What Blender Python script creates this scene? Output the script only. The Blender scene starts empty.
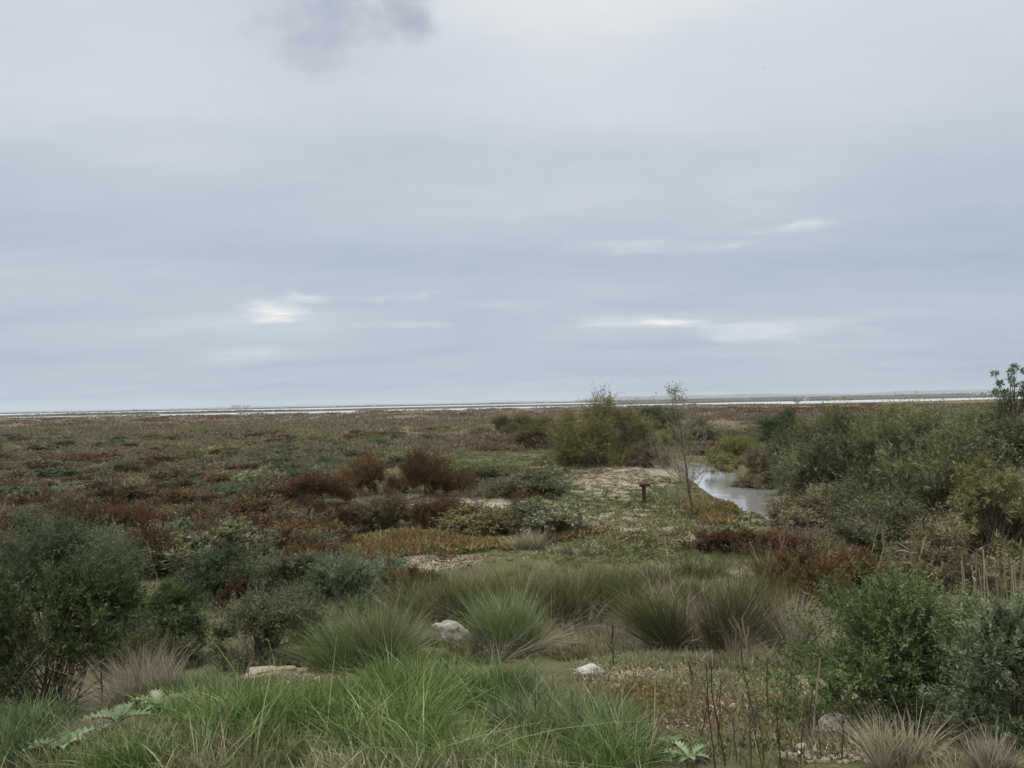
import bpy, math, random
import numpy as np
from mathutils import Matrix, Vector, noise as mnoise

SC = bpy.context.scene
COL = SC.collection
R = math.radians

# ------------------------------------------------------------------ camera
F = 740.0                       # focal length in pixels of the 1024 px wide frame
CAMZ = 4.0
PITCH, ROLL = math.degrees(math.atan(18.4 / F)), -1.134
cam_d = bpy.data.cameras.new('camera')
cam_d.sensor_width = 36.0
cam_d.lens = 36.0 * F / 1024.0
cam_d.clip_start = 0.05
cam_d.clip_end = 60000.0
cam = bpy.data.objects.new('camera', cam_d)
COL.objects.link(cam)
CROT = (Matrix.Rotation(R(90 + PITCH), 3, 'X') @ Matrix.Rotation(R(ROLL), 3, 'Z'))
cam.matrix_world = Matrix.Translation((0, 0, CAMZ)) @ CROT.to_4x4()
SC.camera = cam


def ray(px, py):
    v = CROT @ Vector(((px - 512) / F, (384 - py) / F, -1.0))
    return v / v.y               # per metre of depth along +Y


# ------------------------------------------------------------------ light
SUN_EL, SUN_AZ = 58.0, -100.0     # azimuth from +Y, clockwise seen from above
sun_d = bpy.data.lights.new('sun', 'SUN')
sun_d.energy = 1.5
sun_d.angle = R(14)
sun_d.color = (1.0, 0.96, 0.9)
sun = bpy.data.objects.new('sun', sun_d)
COL.objects.link(sun)
sd = Vector((math.sin(R(SUN_AZ)) * math.cos(R(SUN_EL)), math.cos(R(SUN_AZ)) * math.cos(R(SUN_EL)), math.sin(R(SUN_EL))))
sun.rotation_euler = sd.to_track_quat('Z', 'Y').to_euler()
sun.location = (0, 0, 60)

SC.view_settings.view_transform = 'Standard'
SC.view_settings.look = 'None'
SC.view_settings.exposure = 0.0
SC.view_settings.gamma = 1.0
SC.view_settings.use_curve_mapping = False
SC.cycles.use_denoising = True
SC.cycles.max_bounces = 6
SC.cycles.diffuse_bounces = 3
SC.cycles.glossy_bounces = 2
SC.cycles.transmission_bounces = 3
SC.cycles.volume_bounces = 1
SC.cycles.use_adaptive_sampling = True


def lin(*c):
    return tuple((x / 255 / 12.92 if x <= 10 else ((x / 255 + 0.055) / 1.055) ** 2.4) for x in c)


class NT:
    """small helper round a node tree"""
    def __init__(s, tree):
        s.t = tree
        s.n = tree.nodes
        s.l = tree.links

    def new(s, kind, **kw):
        n = s.n.new(kind)
        for k, v in kw.items():
            setattr(n, k, v)
        return n

    def put(s, sock, v):
        if isinstance(v, bpy.types.NodeSocket):
            s.l.new(v, sock)
        elif v is not None:
            if hasattr(sock.default_value, '__len__') and len(sock.default_value) == 4 and len(v) == 3:
                v = (*v, 1.0)
            sock.default_value = v

    def m(s, op, a, b=None, c=None, clamp=False):
        n = s.new('ShaderNodeMath', operation=op, use_clamp=clamp)
        for i, v in enumerate((a, b, c)):
            s.put(n.inputs[i], v)
        return n.outputs[0]

    def noise(s, vec, scale, detail=3, rough=0.5, out='Fac'):
        n = s.new('ShaderNodeTexNoise')
        s.put(n.inputs['Vector'], vec)
        n.inputs['Scale'].default_value = scale
        n.inputs['Detail'].default_value = detail
        n.inputs['Roughness'].default_value = rough
        return n.outputs[out]

    def ramp(s, fac, stops):
        n = s.new('ShaderNodeValToRGB')
        e = n.color_ramp.elements
        while len(e) < len(stops):
            e.new(0.5)
        for el, (p, c) in zip(e, stops):
            el.position = p
            el.color = (*c, 1.0)
        s.put(n.inputs[0], fac)
        return n.outputs[0]

    def mix(s, fac, a, b, mode='MIX'):
        n = s.new('ShaderNodeMix', data_type='RGBA', blend_type=mode)
        s.put(n.inputs[0], fac)
        s.put(n.inputs[6], a)
        s.put(n.inputs[7], b)
        return n.outputs[2]

    def comb(s, x, y, z):
        n = s.new('ShaderNodeCombineXYZ')
        for i, v in enumerate((x, y, z)):
            s.put(n.inputs[i], v)
        return n.outputs[0]


# ------------------------------------------------------------------ overcast sky
def build_world():
    w = bpy.data.worlds.new('World')
    SC.world = w
    w.use_nodes = True
    w.node_tree.nodes.clear()
    T = NT(w.node_tree)
    tc = T.new('ShaderNodeTexCoord')
    sep = T.new('ShaderNodeSeparateXYZ')
    T.l.new(tc.outputs['Generated'], sep.inputs[0])
    x, y, z = sep.outputs
    zc = T.m('MAXIMUM', z, 0.0)
    den = T.m('ADD', zc, 0.10)
    plane = T.comb(T.m('DIVIDE', x, den), T.m('DIVIDE', y, den), 0.0)
    az = T.m('ARCTAN2', x, y)
    el = T.m('ARCSINE', zc)
    # ragged edges: shift the bearings a little with noise
    wv = T.new('ShaderNodeVectorMath', operation='MULTIPLY')
    T.l.new(tc.outputs['Generated'], wv.inputs[0])
    wv.inputs[1].default_value = (1, 1, 3.0)
    wob = T.noise(wv.outputs[0], 4.0, 6, 0.6, 'Color')
    ws = T.new('ShaderNodeSeparateXYZ')
    T.l.new(wob, ws.inputs[0])
    azw = T.m('ADD', az, T.m('MULTIPLY', T.m('SUBTRACT', ws.outputs[0], 0.5), 0.20))
    elw = T.m('ADD', el, T.m('MULTIPLY', T.m('SUBTRACT', ws.outputs[1], 0.5), 0.075))
    base = T.ramp(T.m('DIVIDE', el, R(60)),
                  [(0.0, (.27,) * 3), (.06, (.31,) * 3), (.20, (.38,) * 3), (.34, (.48,) * 3), (.48, (.58,) * 3), (.75, (.82,) * 3), (1.0, (.92,) * 3)])
    v = base
    n1 = T.noise(plane, 0.55, 7, 0.55)
    n2 = T.noise(plane, 0.17, 4, 0.5)
    v = T.m('ADD', v, T.m('MULTIPLY', T.m('SUBTRACT', n1, 0.5), 0.26))
    v = T.m('ADD', v, T.m('MULTIPLY', T.m('SUBTRACT', n2, 0.5), 0.26))
    tex = T.noise(T.comb(T.m('MULTIPLY', x, T.m('DIVIDE', .55, den)), T.m('MULTIPLY', y, T.m('DIVIDE', 1.5, den)), 3.0), 1.1, 8, .6)
    v = T.m('ADD', v, T.m('MULTIPLY', T.m('SUBTRACT', tex, 0.5), 0.28))
    puff = T.noise(T.comb(T.m('MULTIPLY', az, 9.0), T.m('MULTIPLY', el, 13.0), 1.0), 1.3, 7, .6)
    streak = T.noise(T.comb(T.m('MULTIPLY', az, 7.0), T.m('MULTIPLY', el, 42.0), 7.0), 1.2, 7, .62)

    def ellipse(px, py, rx, ry, A_, E_):
        d = ray(px, py).normalized()
        u = T.m('DIVIDE', T.m('SUBTRACT', A_, math.atan2(d.x, d.y)), rx / F)
        t = T.m('DIVIDE', T.m('SUBTRACT', E_, math.asin(max(-1, min(1, d.z)))), ry / F)
        return T.m('ADD', T.m('MULTIPLY', u, u), T.m('MULTIPLY', t, t))
    # broad tones: (pixel bearing, angular size, strength)
    for px, py, rx, ry, a in [(500, 258, 540, 42, -.05), (930, 275, 150, 70, -.06), (760, 180, 70, 28, .06), (560, 30, 200, 80, .08),
                              (90, 285, 180, 18, .05), (120, 70, 160, 90, .03), (290, 315, 120, 36, .10), (700, 318, 160, 26, .07), (330, 30, 150, 60, -.05)]:
        v = T.m('MULTIPLY_ADD', T.m('POWER', 2.718, T.m('MULTIPLY', ellipse(px, py, rx, ry, azw, elw), -1.0)), a, v)
    # torn bright streaks
    for px, py, rx, ry, a in [(285, 312, 52, 13, .34), (312, 298, 34, 8, .30), (398, 299, 46, 6, .24), (412, 322, 55, 8, .16), (250, 350, 70, 14, .12),
                              (680, 243, 150, 11, .16), (785, 231, 62, 10, .20), (510, 302, 80, 6, .10), (625, 321, 110, 11, .32), (790, 326, 110, 16, .24), (700, 318, 120, 8, .07)]:
        q = T.m('ADD', T.m('SUBTRACT', .72, ellipse(px, py, rx, ry, azw, elw)), T.m('MULTIPLY', T.m('SUBTRACT', streak, .5), 3.2))
        v = T.m('MULTIPLY_ADD', T.m('SMOOTHSTEP' if False else 'MULTIPLY', q, .75, clamp=True), a, v)
    # the one dark cloud
    q = T.m('ADD', T.m('SUBTRACT', .85, T.m('MINIMUM', ellipse(340, 20, 100, 58, azw, elw), ellipse(420, 18, 48, 38, azw, elw))), T.m('MULTIPLY', T.m('SUBTRACT', puff, .5), 1.9))
    q = T.m('MULTIPLY', q, .68, clamp=True)
    q = T.m('MULTIPLY', q, q)
    dark = T.m('MULTIPLY', T.m('MULTIPLY', q, T.m('SUBTRACT', 2.0, q)), .80)
    k = 10.0
    c = lambda *q: tuple(k * s for s in lin(*q))
    up = lambda f: tuple(f * q for q in (.97, .99, 1.0))
    col = T.ramp(v, [(0.0, lin(153, 163, 176)), (.22, lin(171, 185, 200)), (.40, lin(194, 204, 215)), (.56, lin(215, 221, 229)), (.66, lin(238, 238, 233)), (.85, up(1.7)), (1.0, up(2.4))])
    col = T.mix(dark, col, (*lin(155, 165, 181), 1.0))
    col = T.mix(1.0, col, (k, k, k, 1), 'MULTIPLY')
    sky = T.new('ShaderNodeTexSky', sky_type='NISHITA')
    sky.sun_disc = False
    sky.sun_elevation = R(SUN_EL)
    sky.sun_rotation = R(SUN_AZ)
    out = T.mix(0.97, sky.outputs[0], col)
    bg = T.new('ShaderNodeBackground')
    bg.inputs['Strength'].default_value = 0.1
    T.l.new(out, bg.inputs['Color'])
    o = T.new('ShaderNodeOutputWorld')
    T.l.new(bg.outputs[0], o.inputs[0])


build_world()

# ------------------------------------------------------------------ terrain function
_VN = np.random.default_rng(99).uniform(0, 1, (256, 256))


def vnoise(x, y, oct=4):
    """smooth value noise, 0..1"""
    x, y = np.asarray(x, float), np.asarray(y, float)
    out, amp, tot = 0, 1.0, 0
    for o in range(oct):
        X, Y = x * 2 ** o + 17.3 * o, y * 2 ** o + 5.1 * o
        i, j = np.floor(X).astype(int), np.floor(Y).astype(int)
        f, g = X - i, Y - j
        f, g = f * f * (3 - 2 * f), g * g * (3 - 2 * g)
        c = lambda a, b: _VN[(i + a) & 255, (j + b) & 255]
        out = out + amp * ((c(0, 0) * (1 - f) + c(1, 0) * f) * (1 - g) + (c(0, 1) * (1 - f) + c(1, 1) * f) * g)
        tot += amp
        amp *= .55
    return out / tot


WATER_Z = -0.25
_BY = np.array([-400, -60, -12, 0, 2, 4.5, 7, 9, 11, 13, 16, 20])
_BZ = np.array([0, 0, 2.2, 2.35, 2.3, 1.8, 1.15, 0.66, 0.28, 0.08, 0.0, 0.0])
# creek: centre line (y, x) and half width
_CY = np.array([20, 24, 28, 32, 37, 42, 47, 53, 60, 75, 95, 120])
_CX = np.array([11.6, 10.1, 10.8, 10.7, 10.75, 11.3, 11.5, 10.6, 10.0, 13.0, 12.0, 18.0])
_CW = np.array([.9, 1.5, 2.3, 2.2, 1.9, 1.7, 1.5, 1.3, 1.2, 1.0, .8, .1])


_CX = _CX - .25 * _CW
_CW = _CW * .75


def bumps(x, y):
    return (0.06 * np.sin(0.9 * x + 1.3 * np.sin(0.37 * y)) * np.sin(0.8 * y + 0.6 * np.sin(0.5 * x))
            + 0.035 * np.sin(2.3 * x + 0.7 * y) * np.sin(1.9 * y - 1.1 * x) + 0.02 * np.sin(5.1 * x) * np.sin(4.7 * y + 1.0))


def creek_sd(x, y):
    """distance outside the creek's edge in metres (negative inside)"""
    cx = np.interp(y, _CY, _CX)
    cw = np.interp(y, _CY, _CW)
    s = np.abs(x - cx) - cw - 0.18 * np.sin(1.7 * y) - 0.1 * np.sin(4.1 * y + 1)
    s = np.where((y < _CY[0]), np.maximum(s, (_CY[0] - y)), s)
    return np.where(y > _CY[-1], np.maximum(s, y - _CY[-1]), s)


def lagoon_mask(x, y):
    """1 where the salt lagoons lie"""
    a = x / np.maximum(y, 1.0)
    e1 = 466 + 25 * np.sin(a * 9 + 1) + 10 * np.sin(a * 31) - 20 * a + 45 * np.clip(-a - .35, 0, 1) / .3
    e2 = 640 + 30 * np.sin(a * 7) + 12 * np.sin(a * 37 + 2) + 110 * np.clip(a - .1, 0, .6) - 90 * np.clip(-a, 0, .6)
    gap = (np.abs(a + .19) < .012 + 0.0001 * (y - 450)) | (np.abs(a - .385) < .004) | (np.abs(a - .245) < .003)
    one = (y > e1) & (y < e2) & ~gap
    f1 = 1050 + 60 * np.sin(a * 11 + 2)
    f2 = 1800 + 90 * np.sin(a * 5)
    two = (y > f1) & (y < f2) & (a < 0.14)
    return one | two


def height(x, y):
    x = np.asarray(x, float)
    y = np.asarray(y, float)
    z = np.interp(y + 0.35 * np.sin(0.8 * x + 0.4), _BY, _BZ)
    z = z + bumps(x, y) * np.clip((160 - np.abs(y)) / 100, 0, 1)
    # bare mound beside the tamarisk
    q = ((x - 5.4) / 2.9) ** 2 + ((y - 40.5) / 6.0) ** 2
    z = z + 0.34 * np.exp(-q)
    # right bank above the creek
    q = ((x - 15.0) / 2.6) ** 2 + ((y - 28.0) / 7.0) ** 2
    z = z + 0.7 * np.exp(-q * q)
    s = creek_sd(x, y)
    t = np.clip((0.55 - s) / 1.0, 0, 1)
    t = t * t * (3 - 2 * t)
    z = z * (1 - t) + (-0.6) * t
    z = np.where(lagoon_mask(x, y), -0.5, z)
    return z


def gz(x, y):
    return float(height(x, y))


def at(px, py):
    """ground point seen at a pixel of the photograph"""
    v = ray(px, py)
    lo = 2.5
    for step in (_D0, None):
        D = _D0 if step is not None else np.linspace(lo, hi, 60)
        below = CAMZ + v.z * D <= height(v.x * D, D)
        i = int(np.argmax(below)) if below.any() else len(D) - 1
        lo, hi = D[max(0, i - 1)], D[i]
    d = float(.5 * (lo + hi))
    return Vector((v.x * d, d, gz(v.x * d, d)))


_D0 = 2.5 * np.exp(np.linspace(0, math.log(3000), 900))


def project(x, y, z):
    Q = np.array(CROT.transposed())
    v = Q @ np.stack([x, y, z - CAMZ])
    return 512 + F * v[0] / -v[2], 384 - F * v[1] / -v[2]


# ------------------------------------------------------------------ mesh helpers
class Acc:
    """collects strips, leaves and tubes and builds ONE mesh"""
    def __init__(s):
        s.v, s.f, s.t, s.mi, s.n = [], [], [], [], 0

    def add(s, verts, quads, tint, mat=0):
        s.v.append(np.asarray(verts, np.float32))
        s.f.append(np.asarray(quads, np.int64) + s.n)
        s.t.append(np.asarray(tint, np.float32))
        s.mi.append(np.full(len(quads), mat, np.int32))
        s.n += len(verts)

    def leaves(s, P, D, L, W, tint, rng, mat=0):
        n = len(P)
        side = np.cross(D, rng.normal(size=(n, 3)))
        side /= np.linalg.norm(side, axis=1, keepdims=True) + 1e-9
        L = np.broadcast_to(np.asarray(L, float), (n,))[:, None]
        W = np.broadcast_to(np.asarray(W, float), (n,))[:, None]
        V = np.stack([P, P + D * L * .45 + side * W * .5, P + D * L, P + D * L * .45 - side * W * .5], 1).reshape(-1, 3)
        s.add(V, np.arange(4 * n).reshape(n, 4), np.repeat(tint, 4), mat)

    def blades(s, P, D, B, L, W, tint, rng, seg=3, mat=0, tip=.08, pw=1.6, ripe=0.0):
        """tapering strips bending from D towards B"""
        n = len(P)
        L = np.broadcast_to(np.asarray(L, float), (n,))[:, None]
        W = np.broadcast_to(np.asarray(W, float), (n,))[:, None]
        side = np.cross(D, rng.normal(size=(n, 3)))
        side /= np.linalg.norm(side, axis=1, keepdims=True) + 1e-9
        rows = []
        for k in range(seg + 1):
            t = k / seg
            c = P + D * L * t + B * L * t ** 2
            w = W * .5 * max(tip, 1 - t ** pw)
            rows += [c - side * w, c + side * w]
        m = 2 * (seg + 1)
        V = np.stack(rows, 1).reshape(-1, 3)
        q = np.array([[2 * k, 2 * k + 1, 2 * k + 3, 2 * k + 2] for k in range(seg)])
        Q = (np.arange(n)[:, None, None] * m + q[None]).reshape(-1, 4)
        tv = np.repeat(tint, m) + np.tile(np.repeat(ripe * (np.arange(seg + 1) / seg) ** 2, 2), n)
        s.add(V, Q, np.clip(tv, 0, 1), mat)

    def tube(s, pts, radii, tint=.5, sides=5, mat=0):
        pts = np.asarray(pts, float)
        n = len(pts)
        d = np.gradient(pts, axis=0)
        d /= np.linalg.norm(d, axis=1, keepdims=True) + 1e-9
        ref = np.array([.31, .95, .05])
        u = np.cross(d, ref)
        u /= np.linalg.norm(u, axis=1, keepdims=True) + 1e-9
        w = np.cross(d, u)
        a = np.arange(sides) / sides * 2 * math.pi
        r = np.broadcast_to(np.asarray(radii, float), (n,))
        V = (pts[:, None] + r[:, None, None] * (u[:, None] * np.cos(a)[None, :, None] + w[:, None] * np.sin(a)[None, :, None])).reshape(-1, 3)
        Q = []
        for k in range(n - 1):
            for j in range(sides):
                j2 = (j + 1) % sides
                Q.append([k * sides + j, k * sides + j2, (k + 1) * sides + j2, (k + 1) * sides + j])
        if sides == 4:
            Q.append([(n - 1) * 4 + j for j in range(4)])
        s.add(V, Q, np.full(len(V), tint), mat)

    def bounds(s):
        return np.concatenate(s.v)

    def rescale(s, sx, sy, sz):
        for v in s.v:
            v *= np.array([sx, sy, sz], np.float32)

    def mesh(s, name, mats, smooth=False):
        me = bpy.data.meshes.new(name)
        if not s.v:
            return me
        V = np.concatenate(s.v)
        Fq = np.concatenate(s.f)
        me.vertices.add(len(V))
        me.vertices.foreach_set('co', V.ravel())
        me.loops.add(Fq.size)
        me.loops.foreach_set('vertex_index', Fq.ravel().astype(np.int32))
        me.polygons.add(len(Fq))
        me.polygons.foreach_set('loop_start', np.arange(0, Fq.size, 4, dtype=np.int32))
        me.polygons.foreach_set('loop_total', np.full(len(Fq), 4, np.int32))
        me.polygons.foreach_set('material_index', np.concatenate(s.mi))
        if smooth:
            me.polygons.foreach_set('use_smooth', np.ones(len(Fq), bool))
        at_ = me.attributes.new('tint', 'FLOAT', 'POINT')
        at_.data.foreach_set('value', np.concatenate(s.t))
        for m in mats:
            me.materials.append(m)
        me.update()
        me.validate()
        return me


def tag(o, label=None, cat=None, group=None, kind=None):
    if label:
        o['label'] = label
    if cat:
        o['category'] = cat
    if group:
        o['group'] = group
    if kind:
        o['kind'] = kind
    return o


def link(name, me, parent=None, loc=(0, 0, 0), rz=0.0, sc=(1, 1, 1)):
    o = bpy.data.objects.new(name, me)
    COL.objects.link(o)
    o.location = loc
    o.rotation_euler = (0, 0, rz)
    o.scale = sc
    if parent:
        o.parent = parent
    return o


def unit(a):
    return a / (np.linalg.norm(a, axis=-1, keepdims=True) + 1e-9)


# ------------------------------------------------------------------ materials
def plant_mat(name, stops, vary=.10, trans=.2, rough=.75):
    """leaf material: colour by each shoot's own tint, each plant a little different"""
    m = bpy.data.materials.new(name)
    m.use_nodes = True
    m.node_tree.nodes.clear()
    T = NT(m.node_tree)
    a = T.new('ShaderNodeAttribute', attribute_name='tint')
    oi = T.new('ShaderNodeObjectInfo')
    fac = T.m('ADD', a.outputs['Fac'], T.m('MULTIPLY', T.m('SUBTRACT', oi.outputs['Random'], .5), .25))
    col = T.ramp(fac, stops)
    hs = T.new('ShaderNodeHueSaturation')
    T.put(hs.inputs['Hue'], T.m('ADD', .5, T.m('MULTIPLY', T.m('SUBTRACT', oi.outputs['Random'], .5), vary * .25)))
    T.put(hs.inputs['Value'], T.m('ADD', 1.0, T.m('MULTIPLY', T.m('SUBTRACT', oi.outputs['Random'], .5), vary * 3)))
    T.l.new(col, hs.inputs['Color'])
    p = T.new('ShaderNodeBsdfPrincipled')
    p.inputs['Roughness'].default_value = rough
    p.inputs['Specular IOR Level'].default_value = .06
    T.l.new(hs.outputs[0], p.inputs['Base Color'])
    o = T.new('ShaderNodeOutputMaterial')
    if trans > 0:
        tr = T.new('ShaderNodeBsdfTranslucent')
        T.l.new(hs.outputs[0], tr.inputs['Color'])
        mx = T.new('ShaderNodeMixShader')
        mx.inputs[0].default_value = trans
        T.l.new(p.outputs[0], mx.inputs[1])
        T.l.new(tr.outputs[0], mx.inputs[2])
        T.l.new(mx.outputs[0], o.inputs[0])
    else:
        T.l.new(p.outputs[0], o.inputs[0])
    return m


M = {}
M['bluegreen'] = plant_mat('blue green leaves', [(0, (0.05, 0.068, 0.038)), (0.4, (0.105, 0.13, 0.07)), (0.75, (0.165, 0.19, 0.105)), (1, (0.25, 0.25, 0.17))])
M['darkgreen'] = plant_mat('dark green leaves', [(0, (0.042, 0.06, 0.024)), (0.4, (0.085, 0.115, 0.045)), (0.75, (0.14, 0.17, 0.07)), (1, (0.22, 0.22, 0.12))])
M['greygreen'] = plant_mat('grey green leaves', [(0, (0.07, 0.075, 0.042)), (0.4, (0.14, 0.15, 0.08)), (0.75, (0.21, 0.21, 0.12)), (1, (0.31, 0.29, 0.2))])
M['olive'] = plant_mat('olive leaves', [(0, (0.08, 0.072, 0.03)), (0.4, (0.15, 0.14, 0.06)), (0.75, (0.21, 0.195, 0.09)), (1, (0.28, 0.26, 0.15))])
M['tamarisk'] = plant_mat('tamarisk sprays', [(0, (0.07, 0.075, 0.036)), (0.4, (0.135, 0.145, 0.07)), (0.75, (0.2, 0.205, 0.11)), (1, (0.29, 0.28, 0.19))])
M['yellowgreen'] = plant_mat('yellow green leaves', [(0, (.10, .115, .03)), (.5, (.17, .19, .05)), (1, (.25, .25, .09))])
M['rust'] = plant_mat('rust glasswort', [(0, (0.05, 0.035, 0.02)), (0.4, (0.108, 0.06, 0.03)), (0.75, (0.165, 0.1, 0.052)), (1, (0.26, 0.195, 0.12))])
M['brown'] = plant_mat('brown glasswort', [(0, (0.075, 0.06, 0.034)), (0.4, (0.145, 0.115, 0.066)), (0.75, (0.2, 0.165, 0.1)), (1, (0.3, 0.26, 0.18))])
M['heath'] = plant_mat('heath twigs', [(0, (.12, .07, .034)), (.22, (.165, .12, .075)), (.45, (.25, .208, .148)), (.65, (.175, .17, .095)), (.85, (.23, .225, .125)), (1, (.30, .27, .18))], trans=.15)
M['ochre'] = plant_mat('ochre ground plants', [(0, (0.15, 0.115, 0.05)), (0.5, (0.26, 0.2, 0.085)), (1, (0.33, 0.29, 0.14))])
M['herb'] = plant_mat('green ground plants', [(0, (.085, .075, .04)), (.3, (.12, .125, .055)), (.7, (.175, .20, .09)), (1, (.30, .30, .19))])
M['rush'] = plant_mat('rush stems', [(0, (0.05, 0.062, 0.024)), (0.4, (0.095, 0.105, 0.042)), (0.75, (0.17, 0.155, 0.07)), (1, (0.31, 0.26, 0.16))], trans=.1)
M['rushgreen'] = plant_mat('green rush stems', [(0, (0.055, 0.085, 0.03)), (0.4, (0.125, 0.175, 0.065)), (0.75, (0.2, 0.24, 0.11)), (1, (0.33, 0.31, 0.2))], trans=.15)
M['dead'] = plant_mat('dead stems', [(0, (0.11, 0.085, 0.055)), (0.5, (0.23, 0.19, 0.135)), (1, (0.38, 0.33, 0.25))], trans=.05)
M['darkstem'] = plant_mat('dark dry stems', [(0, (.04, .03, .022)), (.5, (.075, .055, .04)), (1, (.15, .12, .09))], trans=0)
M['grass'] = plant_mat('grass blades', [(0, (.045, .075, .022)), (.4, (.105, .162, .046)), (.75, (.18, .245, .08)), (1, (.33, .33, .17))], trans=.3)
M['bluegrass'] = plant_mat('blue grass blades', [(0, (0.05, 0.085, 0.04)), (0.4, (0.12, 0.17, 0.075)), (0.75, (0.19, 0.25, 0.12)), (1, (0.3, 0.32, 0.2))], trans=.3)
M['thistle'] = plant_mat('pale thistle leaves', [(0, (0.09, 0.125, 0.07)), (0.5, (0.165, 0.21, 0.115)), (1, (0.3, 0.345, 0.235))], trans=.2)
M['litter'] = plant_mat('plant litter', [(0, (.07, .05, .035)), (.5, (.19, .145, .095)), (.85, (.32, .26, .18)), (1, (.5, .45, .36))], trans=.05)
M['wood'] = plant_mat('bark', [(0, (.05, .038, .028)), (.5, (.10, .08, .06)), (1, (.19, .16, .125))], trans=0)
M['reed'] = plant_mat('reed leaves', [(0, (.13, .15, .08)), (.5, (.24, .25, .16)), (1, (.38, .34, .23))], trans=.2)


def ground_mat():
    m = bpy.data.materials.new('marsh ground')
    m.use_nodes = True
    m.node_tree.nodes.clear()
    T = NT(m.node_tree)
    g = T.new('ShaderNodeNewGeometry').outputs['Position']
    at_ = lambda n: T.new('ShaderNodeAttribute', attribute_name=n).outputs['Fac']
    n1 = T.noise(g, 0.35, 6, .6)
    n2 = T.noise(g, 2.6, 7, .65)
    n3 = T.noise(g, 22.0, 5, .7)
    n4 = T.noise(g, 0.035, 4, .55)
    base = T.ramp(n2, [(.25, (.055, .042, .028)), (.5, (.10, .082, .052)), (.7, (.155, .13, .085))])
    green = T.ramp(n3, [(.3, (.06, .07, .025)), (.55, (.10, .115, .042)), (.75, (.15, .14, .07))])
    heath = T.ramp(n4, [(.3, (.115, .075, .048)), (.5, (.14, .105, .065)), (.62, (.11, .10, .055)), (.75, (.17, .135, .085))])
    c = T.mix(T.ramp(n1, [(.42, (0, 0, 0)), (.6, (.75, .75, .75))]), base, green)
    c = T.mix(at_('far'), c, heath)
    herb = T.ramp(n2, [(.3, (.10, .085, .045)), (.5, (.11, .125, .05)), (.7, (.17, .19, .08))])
    c = T.mix(T.m('MULTIPLY', at_('herb'), T.m('MULTIPLY_ADD', n1, 1.2, .2), clamp=True), c, herb)
    sand = T.ramp(n3, [(.25, (.20, .165, .12)), (.5, (.30, .26, .195)), (.75, (.40, .355, .28))])
    c = T.mix(T.m('MULTIPLY', at_('sand'), T.m('MULTIPLY_ADD', n2, 1.6, .1), clamp=True), c, sand)
    c = T.mix(at_('scrub'), c, T.ramp(n4, [(.35, (.05, .052, .036)), (.65, (.085, .078, .052))]))
    mud = T.ramp(n3, [(.3, (.06, .04, .025)), (.7, (.11, .07, .04))])
    c = T.mix(at_('mud'), c, mud)
    p = T.new('ShaderNodeBsdfPrincipled')
    T.l.new(c, p.inputs['Base Color'])
    p.inputs['Roughness'].default_value = .95
    p.inputs['Specular IOR Level'].default_value = .15
    b = T.new('ShaderNodeBump')
    b.inputs['Strength'].default_value = .6
    b.inputs['Distance'].default_value = .05
    T.put(b.inputs['Height'], T.m('ADD', n3, T.m('MULTIPLY', n2, 2.0)))
    T.l.new(b.outputs[0], p.inputs['Normal'])
    o = T.new('ShaderNodeOutputMaterial')
    T.l.new(p.outputs[0], o.inputs[0])
    return m


def water_mat(name, base, rough, scale, dist, metal=0.0):
    m = bpy.data.materials.new(name)
    m.use_nodes = True
    m.node_tree.nodes.clear()
    T = NT(m.node_tree)
    g = T.new('ShaderNodeNewGeometry').outputs['Position']
    p = T.new('ShaderNodeBsdfPrincipled')
    p.inputs['Base Color'].default_value = (*base, 1)
    p.inputs['Roughness'].default_value = rough
    p.inputs['IOR'].default_value = 1.5
    p.inputs['Metallic'].default_value = metal
    b = T.new('ShaderNodeBump')
    b.inputs['Strength'].default_value = 1
    b.inputs['Distance'].default_value = dist
    T.put(b.inputs['Height'], T.m('ADD', T.noise(g, scale, 4, .6), T.m('MULTIPLY', T.noise(g, scale * .2, 2, .5), 2.0)))
    T.l.new(b.outputs[0], p.inputs['Normal'])
    o = T.new('ShaderNodeOutputMaterial')
    T.l.new(p.outputs[0], o.inputs[0])
    return m


def solid_mat(name, stops, scale=6.0, rough=.85, bump=.02, bscale=None):
    m = bpy.data.materials.new(name)
    m.use_nodes = True
    m.node_tree.nodes.clear()
    T = NT(m.node_tree)
    g = T.new('ShaderNodeNewGeometry').outputs['Position']
    n = T.noise(g, scale, 8, .65)
    p = T.new('ShaderNodeBsdfPrincipled')
    T.l.new(T.ramp(n, stops), p.inputs['Base Color'])
    p.inputs['Roughness'].default_value = rough
    p.inputs['Specular IOR Level'].default_value = .2
    if bump:
        b = T.new('ShaderNodeBump')
        b.inputs['Strength'].default_value = .8
        b.inputs['Distance'].default_value = bump
        T.put(b.inputs['Height'], T.noise(g, bscale or scale * 2.5, 8, .7))
        T.l.new(b.outputs[0], p.inputs['Normal'])
    o = T.new('ShaderNodeOutputMaterial')
    T.l.new(p.outputs[0], o.inputs[0])
    return m


# ------------------------------------------------------------------ ground, water, hills
def spot(px, py, rx, ry):
    """an ellipse on the ground from its place and size in the photograph: centre and real radii"""
    p = at(px, py)
    return p.x, p.y, rx * p.y / F, max(.3, ry * p.y * p.y / (F * (CAMZ - p.z)))


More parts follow.
